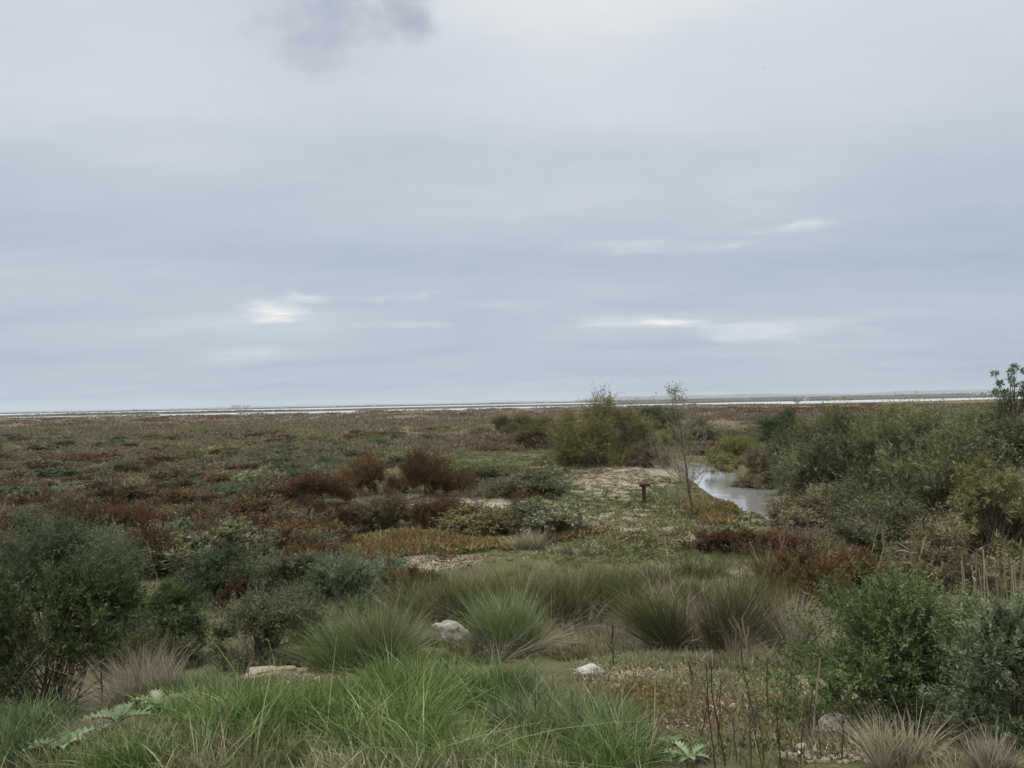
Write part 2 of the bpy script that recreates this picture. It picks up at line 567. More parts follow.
SAND = [spot(*a) for a in ((605, 473, 52, 15), (625, 486, 40, 10), (660, 470, 30, 6), (430, 502, 80, 6), (500, 508, 60, 6), (300, 517, 60, 4), (150, 516, 70, 3), (430, 562, 50, 7), (25, 492, 25, 4),
                           (690, 700, 60, 30), (780, 690, 60, 30), (640, 675, 40, 12), (560, 640, 40, 18), (760, 575, 35, 8), (275, 678, 45, 12), (640, 520, 90, 12), (720, 540, 40, 8), (350, 480, 10, 5))]
HERB = [spot(*a) for a in ((640, 520, 100, 45), (690, 500, 40, 25), (520, 450, 70, 22), (470, 470, 60, 12), (600, 550, 70, 12), (740, 450, 40, 10), (430, 640, 150, 40), (560, 480, 60, 10))]


def blob(x, y, L, seed):
    out = np.zeros_like(x)
    for i, (cx, cy, rx, ry) in enumerate(L):
        w = 1 + .25 * np.sin(1.3 * x / max(rx, .6) * 2 + i + seed) * np.sin(y / max(ry, .6) * 2.2 + i)
        q = (((x - cx) / rx) ** 2 + ((y - cy) / ry) ** 2) * w
        out = np.maximum(out, np.clip(1.5 - q, 0, 1))
    return out


def build_ground():
    ys = [-400, -250, -150, -90, -60, -40, -25, -15, -8, -3]
    y = 0.0
    while y < 9000:
        ys.append(y)
        y += max(.14, min(abs(y) * .0075, 60)) if y < 1200 else y * .02
    ys = np.array(ys + [9500, 12000, 20000])
    nu = 420
    u = np.linspace(-1, 1, nu)
    u = np.sign(u) * (np.abs(u) ** 1.35)
    X = u[None, :] * (1.15 * np.abs(ys)[:, None] + 22)
    Y = np.repeat(ys[:, None], nu, 1)
    Z = height(X, Y)
    V = np.stack([X, Y, Z], 2).reshape(-1, 3)
    ny = len(ys)
    i = (np.arange(ny - 1)[:, None] * nu + np.arange(nu - 1)[None]).ravel()
    Q = np.stack([i, i + 1, i + nu + 1, i + nu], 1)
    A = Acc()
    A.add(V, Q, np.zeros(len(V)))
    me = A.mesh('ground', [ground_mat()], smooth=True)
    x, y = X.ravel(), Y.ravel()
    s = creek_sd(x, y)
    for n, a in (('sand', np.maximum(blob(x, y, SAND, 0), np.where(lagoon_mask(x, y), .0, 0))), ('herb', blob(x, y, HERB, 3)),
                 ('scrub', np.clip((y - 600) / 60, 0, 1)), ('far', np.clip((y - 45) / 60, 0, 1)), ('mud', np.clip((.5 - s) / .5, 0, 1) * (y < 130))):
        at_ = me.attributes.new(n, 'FLOAT', 'POINT')
        at_.data.foreach_set('value', a.astype(np.float32))
    tag(link('ground', me), kind='structure')


build_ground()


def build_water():
    # creek surface follows the channel, with its edges under the banks
    A = Acc()
    ys = np.linspace(19.2, 118, 300)
    cx, cw = np.interp(ys, _CY, _CX), np.interp(ys, _CY, _CW) + .9
    V = np.stack([np.stack([cx - cw, ys, np.full_like(ys, WATER_Z)], 1), np.stack([cx + cw, ys, np.full_like(ys, WATER_Z)], 1)], 1).reshape(-1, 3)
    k = np.arange(len(ys) - 1) * 2
    A.add(V, np.stack([k, k + 1, k + 3, k + 2], 1), np.zeros(len(V)))
    tag(link('creek_water', A.mesh('creek', [water_mat('creek water', (.68, .70, .70), .05, 4.0, .006, .7)])), kind='structure')
    A = Acc()
    for y0, y1, m in ((430, 800, 1.2), (960, 2000, 1.2)):
        V = [(-m * y0, y0, -.12), (m * y0, y0, -.12), (m * y1, y1, -.12), (-m * y1, y1, -.12)]
        A.add(V, [[0, 1, 2, 3]], np.zeros(4))
    tag(link('lagoon_water', A.mesh('lagoon', [water_mat('lagoon water', (.42, .43, .43), .35, .9, .25)])), kind='structure')


build_water()


def ridge(name, y, x0, x1, h, n, rng, mat, depth, kind, rough=.35):
    """a long low rise with an uneven top"""
    xs = np.linspace(x0, x1, n)
    t = np.linspace(0, 1, n)
    hh = np.zeros(n)
    for o in range(7):
        k = 2.0 ** o * 2.2
        hh += np.sin(t * k * 6.28 + rng.uniform(0, 6)) * (.6 ** o)
    hh = h * (1 + rough * hh) * np.clip(np.minimum(t, 1 - t) * 14, 0.04, 1)
    hh = np.maximum(hh, .3)
    rows = [np.stack([xs, np.full(n, y - depth / 2), np.full(n, -.6)], 1), np.stack([xs, np.full(n, y - depth * .25), hh * .75], 1),
            np.stack([xs, np.full(n, y), hh], 1), np.stack([xs, np.full(n, y + depth * .25), hh * .75], 1), np.stack([xs, np.full(n, y + depth / 2), np.full(n, -.6)], 1)]
    V = np.stack(rows, 0).reshape(-1, 3)
    i = (np.arange(4)[:, None] * n + np.arange(n - 1)[None]).ravel()
    A = Acc()
    A.add(V, np.stack([i, i + 1, i + n + 1, i + n], 1), np.zeros(len(V)))
    return tag(link(name, A.mesh(name, [mat], smooth=True)), kind=kind)


_rg = np.random.default_rng(5)
M['farland'] = solid_mat('far scrub', [(.35, (.05, .055, .03)), (.6, (.09, .085, .05))], .02, bump=0)
M['hill'] = solid_mat('far hills', [(.35, (.07, .08, .05)), (.6, (.11, .11, .07))], .004, bump=0)
ridge('hills', 7000, 400, 6400, 34, 260, _rg, M['hill'], 900, 'structure', .22)
ridge('hills', 7600, -6400, 600, 12, 260, _rg, M['hill'], 900, 'structure', .2)

# ------------------------------------------------------------------ plant generators
def lobe_shoots(rng, rx, ry, h, n, k, up=.6, spread=.35, shell=.5, lobe=.42, low=-.25):
    """shoots gathered in plumes that spring from an uneven heap of boughs, with gaps between the plumes"""
    nb = max(3, k // 2)                                   # main boughs
    az = rng.uniform(0, 6.283, nb)
    rad = np.sqrt(rng.uniform(0, 1, nb)) * .62
    rad[0] = .1
    top = (1 - .5 * rad ** 1.6) * rng.uniform(.5, .95, nb)
    top[0] = .9
    br = rng.uniform(.3, .52, nb)
    m = k * 7                                             # plumes
    wb = rng.choice(nb, m, p=br ** 2 / (br ** 2).sum())
    U = unit(rng.normal(size=(m, 3)) * np.array([1, 1, .9]))
    U[:, 2] = np.where(rng.uniform(size=m) < .62, np.abs(U[:, 2]), U[:, 2])
    rr = br[wb] * rng.uniform(.35, .95, m)
    C = np.stack([np.cos(az[wb]) * rad[wb] + U[:, 0] * rr, np.sin(az[wb]) * rad[wb] + U[:, 1] * rr, top[wb] * .62 + U[:, 2] * rr * .75], 1)
    # skirt down to the ground
    sk = rng.uniform(size=m) < .22
    a2 = rng.uniform(0, 6.283, m)
    r2 = rng.uniform(.55, .9, m)
    C[sk] = np.stack([np.cos(a2) * r2, np.sin(a2) * r2, rng.uniform(.02, .3, m)], 1)[sk]
    C[:, 2] = np.clip(C[:, 2], .02, None)
    O = unit(C * np.array([1, 1, .35]))
    axis = unit(O * .65 + np.array([0, 0, up]) + rng.normal(size=(m, 3)) * .22)
    size = rng.uniform(.55, 1.35, m) * np.where(rng.uniform(size=m) < .1, 1.5, 1)
    lt0 = rng.normal(0, .1, m) + (rng.normal(0, .08, nb))[wb]
    which = rng.choice(m, n, p=size / size.sum())
    S = np.array([rx, ry, h])
    R0 = lobe * .42 * min(h, (rx + ry) / 2)
    P = C[which] * S + rng.normal(size=(n, 3)) * R0 * .28 * size[which][:, None]
    P[:, 2] = np.maximum(P[:, 2], .01)
    D = unit(axis[which] + rng.normal(size=(n, 3)) * (spread + .12))
    lobe_shoots.length = R0 * 1.9 * size[which]
    pick = rng.choice(m, min(m, 14), replace=False)
    return P, D, which, C[pick] * S, lt0[which]


def foliage(A, rng, P, D, lt, per, sl, leaf, wide, splay=.9, mat=0, droop=.15):
    n = len(P)
    Ls = lobe_shoots.length * rng.uniform(.5, 1.25, n)
    tint = np.clip(rng.normal(.45, .2, n) + lt, 0, 1)
    t = (np.arange(per)[None] + rng.uniform(0, 1, (n, per))) / per
    T3 = t[..., None]
    Q = P[:, None] + D[:, None] * (Ls[:, None] * t)[..., None]
    Q[..., 2] -= (Ls[:, None] * droop * t ** 2)
    N = unit(np.cross(np.repeat(D[:, None], per, 1), rng.normal(size=(n, per, 3))))
    LD = unit(D[:, None] * (1.0 - .3 * splay) + N * splay + rng.normal(size=(n, per, 3)) * .15)
    ln = leaf * rng.uniform(.6, 1.3, (n, per)) * (1.1 - .35 * t)
    tt = np.clip(np.repeat(tint[:, None], per, 1) + rng.normal(0, .12, (n, per)), 0, 1)
    A.leaves(Q.reshape(-1, 3), LD.reshape(-1, 3), ln.ravel(), (wide * ln / leaf).ravel(), tt.ravel(), rng, mat)
    # the shoot axis itself
    A.blades(P, D, np.zeros_like(D) + np.array([0, 0, -droop]), Ls, wide * .35, np.clip(tint - .1, 0, 1), rng, 1, mat)


def branches(A, rng, C, P, n, r0, mat=0, base=.12, tint=.4):
    """stems from the root to the lobes and on to some of the shoots"""
    ends = np.concatenate([C * np.array([1, 1, 1]), P[rng.choice(len(P), min(n, len(P)), replace=False)]])
    span = np.abs(ends[:, :2]).max() + 1e-6
    for i, e in enumerate(ends):
        b = np.array([rng.normal() * base * span, rng.normal() * base * span, -.04])
        mid = b * .45 + e * .55 + np.array([0, 0, .12 * e[2]]) + rng.normal(size=3) * .07 * np.linalg.norm(e)
        ts = np.linspace(0, 1, 6)[:, None]
        pts = (1 - ts) ** 2 * b + 2 * ts * (1 - ts) * mid + ts ** 2 * e
        pts[1:-1] += rng.normal(size=(4, 3)) * .015 * np.linalg.norm(e)
        r = r0 * (1.0 if i < len(C) else .5)
        A.tube(pts, np.linspace(r, r * .25, 6), np.clip(rng.normal(tint, .15), 0, 1), 4, mat)


def fit(accs, rx, ry, h):
    V = np.concatenate([a.bounds() for a in accs])
    sx = rx / np.percentile(np.abs(V[:, 0]), 96.5)
    sy = ry / np.percentile(np.abs(V[:, 1]), 96.5)
    sz = h / np.percentile(V[:, 2], 99)
    for a in accs:
        a.rescale(sx, sy, sz)


def shrub(name, label, cat, px, py, wpx, hpx, mat, seed, dens=1.0, k=9, leaf=.05, wide=.014, sl=.22, per=12, up=.6, spread=.35, splay=.9,
          twigs=40, twig_r=.012, depth=.9, group=None, stem_mat='wood', shell=.5, lobe=.42, stem_name='stems', leaf_name='foliage', droop=.15, sink=.03, dead=0):
    """one shrub or bushy tree of its own: foliage and woody stems, sized by what it spans in the photograph"""
    rng = np.random.default_rng(seed)
    g = at(px, py)
    d = g.y
    rx = wpx * d / F / 2
    h = hpx * d / F
    ry = rx * depth
    g = Vector((g.x, g.y + ry * .55, 0))
    rx *= g.y / d
    h *= g.y / d
    g.z = gz(g.x, g.y)
    h -= (g.z - gz(g.x, d)) * 0
    area = rx * h * 2 + rx * ry * 3
    leafa = leaf * wide * .5 * per
    n = int(max(60, min(18000, dens * 2.6 * area / leafa)))
    P, D, which, C, lt = lobe_shoots(rng, rx, ry, h, n, k, up, spread, shell, lobe)
    A, B = Acc(), Acc()
    foliage(A, rng, P, D, lt, per, sl, leaf, wide, splay, droop=droop)
    branches(B, rng, C, P, twigs, twig_r)
    fit([A, B], rx, ry, h)
    root = link(name, None, None, (g.x, g.y, g.z - sink))
    tag(root, label, cat, group)
    link(leaf_name, A.mesh(leaf_name, [M[mat]]), root)
    link(stem_name, B.mesh(stem_name, [M[stem_mat]], smooth=True), root)
    if dead:
        E = Acc()
        pick = rng.choice(len(P), dead)
        q = P[pick] * .9
        E.blades(q, unit(D[pick] + np.array([0, 0, .4])), rng.normal(size=(dead, 3)) * .2, rng.uniform(.3, .6, dead) * min(1.2, h), max(.006, d * .0007), rng.uniform(.3, 1, dead), rng, 3)
        link('dry_sprays', E.mesh('dry_sprays', [M['dead']]), root)
    return root


def tussock(name, label, px, py, wpx, hpx, seed, mat='rush', n=1400, w=.006, splay=.75, dead=.25, lean=(0, 0), r0=.3, cat='rush tussock', group=None, deadlean=(0, 0), bend=.25, deadlen=.9):
    rng = np.random.default_rng(seed)
    g = at(px, py)
    rx, h = wpx * g.y / F / 2, hpx * g.y / F
    g = Vector((g.x, g.y + rx * .35, 0))
    g.z = gz(g.x, g.y) - .03
    w = max(w, g.y * .00075)

    def tuft(n, sp, ln, bd, le, tmean):
        A = Acc()
        a, r = rng.uniform(0, 6.283, n), np.sqrt(rng.uniform(0, 1, n))
        ns = 6
        w_ = rng.integers(0, ns, n)
        so = rng.normal(size=(ns, 2)) * np.array([.42, .35]) * rx * (.6 + r0)
        sl_ = rng.normal(size=(ns, 2)) * .22 + so / rx * .35 * sp
        sh_ = rng.uniform(.65, 1.1, ns)
        st = rng.normal(0, .16, ns)
        P = np.stack([np.cos(a) * r * rx * r0 * .6 + so[w_, 0], np.sin(a) * r * rx * r0 * .6 + so[w_, 1], np.zeros(n)], 1)
        O = np.stack([np.cos(a), np.sin(a), np.zeros(n)], 1)
        D = unit(O * (sp * .7 * r ** .8 * rng.uniform(.2, 1.3, n))[:, None] + np.stack([le[0] + sl_[w_, 0], le[1] + sl_[w_, 1], np.ones(n)], 1) + rng.normal(size=(n, 3)) * .14)
        L = h * ln * (.4 + .75 * rng.uniform(0, 1, n) ** .7) * (1.05 - .2 * r) * sh_[w_]
        Bn = O * (bd * rng.uniform(0, 1.5, n))[:, None] - np.array([0, 0, 1]) * (bd * .8 * rng.uniform(.2, 1.4, n) * r)[:, None] + rng.normal(size=(n, 3)) * .05
        A.blades(P, D, Bn, L, w * rng.uniform(.6, 1.4, n), np.clip(rng.normal(tmean, .22, n) + st[w_], 0, 1), rng, 4, ripe=.42)
        return A
    root = link(name, None, None, g)
    tag(root, label, cat, group)
    link('green_blades' if mat != 'dead' else 'dry_blades', tuft(int(n * (1 - dead)), splay, 1.0, bend, lean, .5 if mat == 'dead' else .22).mesh('blades', [M[mat]]), root)
    if dead:
        link('dry_rushes', tuft(int(n * dead), splay * 1.7, deadlen, bend * 1.8, deadlean, .5).mesh('dead_blades', [M['dead']]), root)
    return root


# ------------------------------------------------------------------ named plants
exec_list = []
CLOSE = dict(dens=1.0, leaf=.042, wide=.013, sl=.17, per=16, shell=.62, spread=.45)
sh = shrub
# left corner
sh('shrub', 'largest blue green bush, at the edge of the grass in the near corner', 'shrub', 24, 722, 170, 150, 'darkgreen', 11, k=14, twigs=90, dead=40, **CLOSE)
sh('shrub', 'tall feathery blue green bush behind the near corner bush, below the long rust band', 'shrub', 22, 655, 165, 128, 'bluegreen', 12, k=14, up=.9, twigs=70, dead=30, **CLOSE)
sh('shrub', 'dark green bush standing between the corner bush and the grey dry tussock', 'shrub', 165, 668, 90, 82, 'darkgreen', 13, k=8, dead=12, **CLOSE)
sh('shrub', 'round grey green bush just under the rust band with pale dry stalks', 'shrub', 208, 606, 105, 52, 'bluegreen', 14, k=9, dens=1.0, leaf=.06, wide=.017, sl=.2, per=12, dead=25)
sh('shrub', 'olive topped bush with a dark hollow front above the flat stone', 'shrub', 250, 668, 125, 72, 'greygreen', 15, k=9, twigs=80, dead=20, **CLOSE)
sh('shrub', 'low green bush behind the big green tussock, reaching towards the ochre strip', 'shrub', 350, 612, 110, 48, 'bluegreen', 16, k=9, dens=1.0, leaf=.06, wide=.017, sl=.2, per=12, dead=10)
sh('shrub', 'small dark bush between the grey green bush and the big green tussock', 'shrub', 292, 600, 70, 44, 'greygreen', 17, k=6, dens=1.0, leaf=.06, wide=.017, sl=.2, per=12)
# right corner
sh('shrub', 'broad leafy green bush below the reeds, with a dark hollow beside the fallen branch', 'shrub', 925, 731, 215, 152, 'darkgreen', 21, k=26, twigs=60, dead=20, **{**CLOSE, 'leaf': .032, 'wide': .011, 'per': 20})
sh('shrub', 'dense dark bush against the broad leafy bush at the near edge of the reeds', 'shrub', 1030, 740, 130, 140, 'bluegreen', 22, k=14, twigs=30, dead=15, **{**CLOSE, 'leaf': .032, 'wide': .011, 'per': 20})
FAR = dict(dens=1.0, leaf=.11, wide=.026, sl=.34, per=12)
# tamarisks and bushes along the creek
sh('tamarisk_tree', 'olive brown tamarisk behind the bare mound, thin twigs rising above the skyline', 'tree', 602, 466, 104, 66, 'olive', 31, k=15, spread=.5, up=.9, dens=.8, leaf=.16, wide=.03, sl=.6, per=12, twigs=60, twig_r=.03, leaf_name='crown', stem_name='trunk', dead=60, shell=.3)
sh('tamarisk_tree', 'pale olive low tamarisk beside the tall olive brown one', 'tree', 548, 449, 62, 30, 'olive', 32, k=7, up=.8, dens=.8, leaf=.16, wide=.03, sl=.5, per=12, twig_r=.03, leaf_name='crown', stem_name='trunk')
sh('tamarisk_tree', 'brownish tamarisk between the tall olive one and the yellow green bush', 'tree', 640, 458, 52, 36, 'tamarisk', 33, k=7, up=.8, dens=.8, leaf=.15, wide=.03, sl=.5, per=12, twig_r=.03, leaf_name='crown', stem_name='trunk')
sh('shrub', 'bright yellow green bush behind the bare sapling', 'shrub', 674, 452, 42, 24, 'yellowgreen', 34, k=6, **FAR)
sh('shrub', 'long yellow green bush on the far creek bank', 'shrub', 738, 464, 64, 26, 'yellowgreen', 35, k=9, depth=.6, **FAR)
sh('shrub', 'small round yellow green bush at the bend of the creek', 'shrub', 722, 476, 26, 22, 'yellowgreen', 36, k=5, **FAR)
sh('shrub', 'purple brown bush leaning over the creek from the far bank', 'shrub', 760, 481, 52, 32, 'brown', 37, k=7, **FAR)
sh('shrub', 'dark lush green tree standing over the far creek bank', 'tree', 789, 464, 62, 50, 'darkgreen', 38, k=9, leaf_name='crown', stem_name='trunk', **FAR)
TAM = dict(up=.85, dens=.95, leaf=.13, wide=.024, sl=.5, per=13, twigs=60, twig_r=.025, leaf_name='crown', stem_name='trunk', shell=.35)
sh('tamarisk_tree', 'tallest grey green tamarisk right of the creek, feathery top level with the lagoon', 'tree', 872, 506, 130, 86, 'tamarisk', 41, k=13, dead=25, **TAM)
sh('tamarisk_tree', 'tamarisk leaning towards the creek beside the dark lush tree', 'tree', 822, 494, 72, 66, 'tamarisk', 42, k=9, **TAM)
sh('tamarisk_tree', 'green tamarisk behind the pale sandy bank', 'tree', 930, 500, 105, 84, 'tamarisk', 43, k=10, **TAM)
sh('tamarisk_tree', 'wide dense tamarisk rising over the reeds', 'tree', 985, 560, 150, 118, 'tamarisk', 44, k=14, dead=20, **TAM)
sh('tamarisk_tree', 'tamarisk at the far right edge, below the sparse twig tree', 'tree', 1026, 525, 120, 108, 'tamarisk', 45, k=10, **TAM)
sh('tamarisk_tree', 'low green tamarisk under the pale sandy bank', 'tree', 900, 560, 120, 58, 'greygreen', 46, k=10, dead=15, **TAM)
sh('shrub', 'fresh green bush directly below the pale sandy bank', 'shrub', 893, 526, 42, 26, 'darkgreen', 47, k=6, **FAR)
sh('shrub', 'brown twiggy bush in front of the wide dense tamarisk', 'shrub', 968, 590, 110, 62, 'brown', 48, k=9, dead=40, up=.9, dens=.8, leaf=.09, wide=.02, sl=.3, per=12)
sh('shrub', 'brown green bush hanging over the end of the creek', 'shrub', 822, 540, 80, 42, 'brown', 49, k=8, dead=20, **FAR)
sh('shrub', 'grey green twiggy bush on the creek bank below the leaning tamarisk', 'shrub', 800, 488, 60, 24, 'greygreen', 50, k=7, dead=15, **FAR)
sh('shrub', 'dry pale green bush beside the giant reed', 'shrub', 858, 572, 70, 44, 'greygreen', 56, k=7, dead=30, **FAR)

sh('tamarisk_tree', 'grey green tamarisk filling the gap behind the leaning creek tamarisk', 'tree', 846, 488, 90, 70, 'tamarisk', 141, k=10, spread=.5, **TAM)
sh('tamarisk_tree', 'olive tamarisk between the tallest one and the one behind the sandy bank', 'tree', 902, 480, 90, 72, 'olive', 142, k=10, spread=.5, **TAM)
sh('tamarisk_tree', 'low wide tamarisk behind the wide dense one, tops against the brown plain', 'tree', 962, 470, 110, 62, 'tamarisk', 143, k=11, spread=.5, **TAM)
sh('tamarisk_tree', 'shaggy olive tamarisk at the right edge above the dead reeds', 'tree', 1010, 575, 100, 104, 'olive', 144, k=10, spread=.5, **TAM)
sh('shrub', 'tangled green bush under the tallest tamarisk by the creek', 'shrub', 850, 528, 90, 44, 'tamarisk', 145, k=9, spread=.6, dead=15, **FAR)
sh('shrub', 'straggling olive bush between the pale sandy bank and the brown twiggy bush', 'shrub', 940, 548, 100, 46, 'olive', 146, k=9, spread=.6, dead=15, **FAR)
sh('shrub', 'dull brown growth hanging into the creek under the purple brown bush', 'shrub', 762, 497, 46, 20, 'brown', 155, k=7, spread=.6, **FAR)
sh('shrub', 'reddish brown growth along the right edge of the creek', 'shrub', 822, 524, 60, 34, 'rust', 147, k=8, spread=.6, **FAR)
sh('shrub', 'dark green thicket behind the bare sapling, under the lagoon line', 'shrub', 668, 434, 78, 27, 'darkgreen', 148, k=10, depth=.6, **FAR)
sh('shrub', 'low olive scrub reaching left from the tall olive brown tamarisk', 'shrub', 512, 436, 74, 20, 'olive', 149, k=9, depth=.7, **FAR)
sh('shrub', 'low grey bush at the left foot of the tall olive brown tamarisk', 'shrub', 566, 466, 46, 26, 'greygreen', 150, k=7, spread=.5, **FAR)
sh('shrub', 'grey brown twiggy bush by the mound at the head of the creek', 'shrub', 652, 468, 40, 24, 'brown', 151, k=7, spread=.6, dead=20, **FAR)
sh('shrub', 'green hummock beyond the yellow green bushes', 'shrub', 710, 446, 60, 18, 'greygreen', 152, k=8, depth=.6, **FAR)
sh('shrub', 'dark green strip of scrub in front of the dark lush tree', 'shrub', 776, 476, 44, 30, 'tamarisk', 153, k=7, spread=.5, **FAR)
sh('shrub', 'mixed green bush between the rush belt and the round grey green bush', 'shrub', 280, 570, 90, 34, 'greygreen', 154, k=9, spread=.6, dens=1.0, leaf=.07, wide=.018, sl=.22, per=12, dead=15)

# rust coloured glasswort bushes, each with its own place
RU = dict(up=1.1, spread=.3, splay=.55, twigs=25, sl=.26, per=10, droop=0)
def rust(label, *a, seed, mat='rust', **k):
    q = dict(RU, dens=1.0, leaf=.10, wide=.02)
    q.update(k)
    return sh('glasswort_bush', label, 'shrub', *a, mat, seed, **q)
rust('dark rust bush, left one of the tall pair beside the open green patch', 370, 494, 66, 36, seed=61, k=9)
rust('tallest rust bush with a green grey skirt beside the open green patch', 428, 497, 80, 44, seed=62, k=12)
rust('rounded rust bush in front of the tall rust pair, over dark shade', 312, 507, 70, 32, seed=63, k=9)
rust('rust bush at the end of the brown hedge nearest the corner bushes', 318, 538, 66, 34, seed=64, k=9)
rust('brown bush in the middle of the hedge behind the ochre strip', 378, 534, 86, 36, seed=65, k=11, mat='brown')
rust('rust bush ending the hedge behind the ochre strip', 440, 530, 66, 30, seed=66, k=9)
rust('wide rust bush above the feathery corner bush', 88, 562, 130, 50, seed=67, k=12, leaf=.085, wide=.018)
rust('dark rust bush over a black hollow by the bent pale stalk', 140, 578, 80, 44, seed=68, k=8, leaf=.085, wide=.018)
rust('brown bush with pale feathery tops behind the bent pale stalk', 205, 548, 90, 32, seed=69, k=8, mat='brown')
rust('small rust bush alone on the dry ground, left of a twin', 512, 499, 26, 13, seed=70, k=4)
rust('small golden brown bush alone on the dry ground, right of a twin', 536, 499, 28, 15, seed=71, k=5, mat='brown')
rust('deep rust bush between the big rush tussock and the leafy corner bush', 818, 634, 110, 78, seed=72, k=12, leaf=.07, wide=.015)
rust('rust bush behind the leafy corner bush below the giant reed', 868, 610, 80, 58, seed=73, k=7, leaf=.07, wide=.015)
rust('low rust fringe on the near creek bank', 738, 556, 82, 24, seed=74, k=9, depth=.5)
rust('rust orange bush between the low green bush and the rush belt', 408, 606, 44, 36, seed=75, k=5, mat='rust', leaf=.07, wide=.015)
rust('small rust bush between the round grey green bush and the rust band', 232, 612, 40, 30, seed=76, k=5, leaf=.07, wide=.015)

# rushes
RG = 'rush tussocks across the foot of the bank'
tussock('rush_tussock', 'big green rush tussock in the middle of the near bushes', 372, 672, 120, 92, 81, 'rushgreen', 3800, .006, .8, .22, deadlean=(-.5, 0))
tussock('rush_tussock', 'upright green rush tussock beside the tilted grey boulder', 502, 658, 96, 74, 82, 'rushgreen', 3200, .006, .75, .25, deadlean=(.5, 0))
tussock('rush_tussock', 'largest olive rush tussock, in front of the deep rust bush', 712, 655, 110, 104, 83, 'rush', 4600, .007, .55, .15)
tussock('rush_tussock', 'grey dead rush tussock bent over beside the largest olive one', 770, 655, 90, 74, 84, 'dead', 2600, .006, .9, 0, lean=(.25, 0))
tussock('rush_tussock', 'grey dry tussock beside the pale thistles', 136, 706, 100, 70, 85, 'dead', 2000, .005, .9, .3, lean=(-.25, 0), deadlean=(-.6, -.1), deadlen=1.0)
for i, (px, w, hh, lab) in enumerate(((418, 60, 52, 'brownish rush clump at the left end of the rush belt'), (465, 70, 62, 'olive rush clump behind the upright green tussock'),
                                     (520, 80, 64, 'golden topped rush clump in the middle of the rush belt'), (575, 80, 62, 'thick olive rush clump behind the dry grass'),
                                     (628, 80, 58, 'grey olive rush clump next to the largest tussock'))):
    tussock('rush_tussock', lab, px, 622 + (i % 2) * 3, w, hh, 90 + i, 'rush', 2600, .007, .4, .2, r0=.75, group=RG)
for i, (px, py, w, hh, lab) in enumerate(((700, 578, 50, 34, 'pale green rush clump on the near creek bank'), (790, 580, 60, 40, 'grey rush clump with pale stalks where the creek ends'),
                                         (830, 585, 50, 44, 'green rush clump behind the deep rust bush'), (660, 590, 40, 36, 'small green rush clump behind the rush belt'))):
    tussock('rush_tussock', lab, px, py, w, hh, 100 + i, 'rush', 900, .008, .45, .25, r0=.7)
for i, (px, py, w, hh, m_, lab) in enumerate(((598, 612, 50, 40, 'rush', 'dark rush clump behind the gap in the rush belt'), (664, 636, 60, 52, 'rush', 'rush clump between the rush belt and the largest tussock, straw tipped'),
                                             (748, 618, 60, 44, 'rushgreen', 'green rush clump showing over the grey bent rushes'), (690, 606, 50, 36, 'rush', 'low rush clump behind the largest olive tussock'),
                                             (440, 600, 60, 34, 'rushgreen', 'grey green rush clump beside the rust orange bush'))):
    tussock('rush_tussock', lab, px, py, w, hh, 120 + i, m_, 1800, .007, .5, .25, r0=.6)
tussock('grass_tuft', 'pale grey dry tuft alone on the open ground, taller of two', 530, 550, 44, 26, 105, 'dead', 700, .01, .8, 0, cat='grass tuft')
tussock('grass_tuft', 'small round dry tuft beside the taller pale one', 572, 555, 30, 15, 106, 'dead', 500, .01, .9, 0, cat='grass tuft')
tussock('grass_tuft', 'short bright green tuft beside the white stone', 610, 732, 90, 48, 107, 'grass', 900, .007, .8, 0, cat='grass tuft', bend=.4)
tussock('grass_tuft', 'thick blue green tuft in front of the upright rush tussock', 490, 706, 130, 62, 108, 'bluegrass', 1500, .007, .9, 0, cat='grass tuft', bend=.5)
tussock('grass_tuft', 'grey dry tuft in front of the leafy corner bush', 905, 768, 70, 62, 109, 'dead', 700, .005, .6, 0, cat='grass tuft')
tussock('grass_tuft', 'thin dry tuft at the near right corner', 1000, 768, 60, 50, 110, 'dead', 350, .005, .6, 0, cat='grass tuft')
tussock('grass_tuft', 'dark blue green tuft in the near left corner', 8, 765, 60, 70, 111, 'bluegrass', 500, .008, .7, 0, cat='grass tuft', bend=.5)

# ------------------------------------------------------------------ the heath: individual bushes, then the far mass
def heath_variant(seed, kind):
    rng = np.random.default_rng(seed)
    A = Acc()
    k = int(rng.integers(4, 9))
    if kind == 'rust':
        P, D, w, C, lt = lobe_shoots(rng, 1, 1, 1, 560, k, 1.1, .5, .2, rng.uniform(.3, .45))
        foliage(A, rng, P, D, lt, 9, .34, .12, .034, .5, droop=0)
    else:
        P, D, w, C, lt = lobe_shoots(rng, 1, 1, 1, 640, k, .7, .55, .25, rng.uniform(.3, .45))
        foliage(A, rng, P, D, lt, 10, .3, .11, .038, .9)
    branches(A, rng, C, P, 12, .025, 1)
    fit([A], 1, 1, 1)
    return A


def fits(x, y, r):
    """keeps clear of water, mound and the open green ground"""
    if creek_sd(x, y) < r * .5 + .1 or lagoon_mask(x, y):
        return False
    q = ((x - 5.2) / 3.2) ** 2 + ((y - 40) / 7.0) ** 2
    if q < 1:
        return False
    px, py = project(x, y, gz(x, y))
    if 545 < px < 770 and 478 < py < 560:
        return False
    if 385 < px < 585 and 436 < py < 478 and ((px - 485) / 95) ** 2 + ((py - 457) / 20) ** 2 < 1:
        return False
    if 395 < px < 560 and 498 < py < 518:
        return False
    if 330 < px < 560 and 536 < py < 568:
        return False
    if (280 < px < 475 and 500 < py < 545) or (335 < px < 465 and 468 < py < 503):
        return False
    if 655 < px < 815 and 455 < py < 545:
        return False
    if 90 < px < 330 and 509 < py < 521:
        return False
    if py > 560 and px > 380:
        return False
    return True


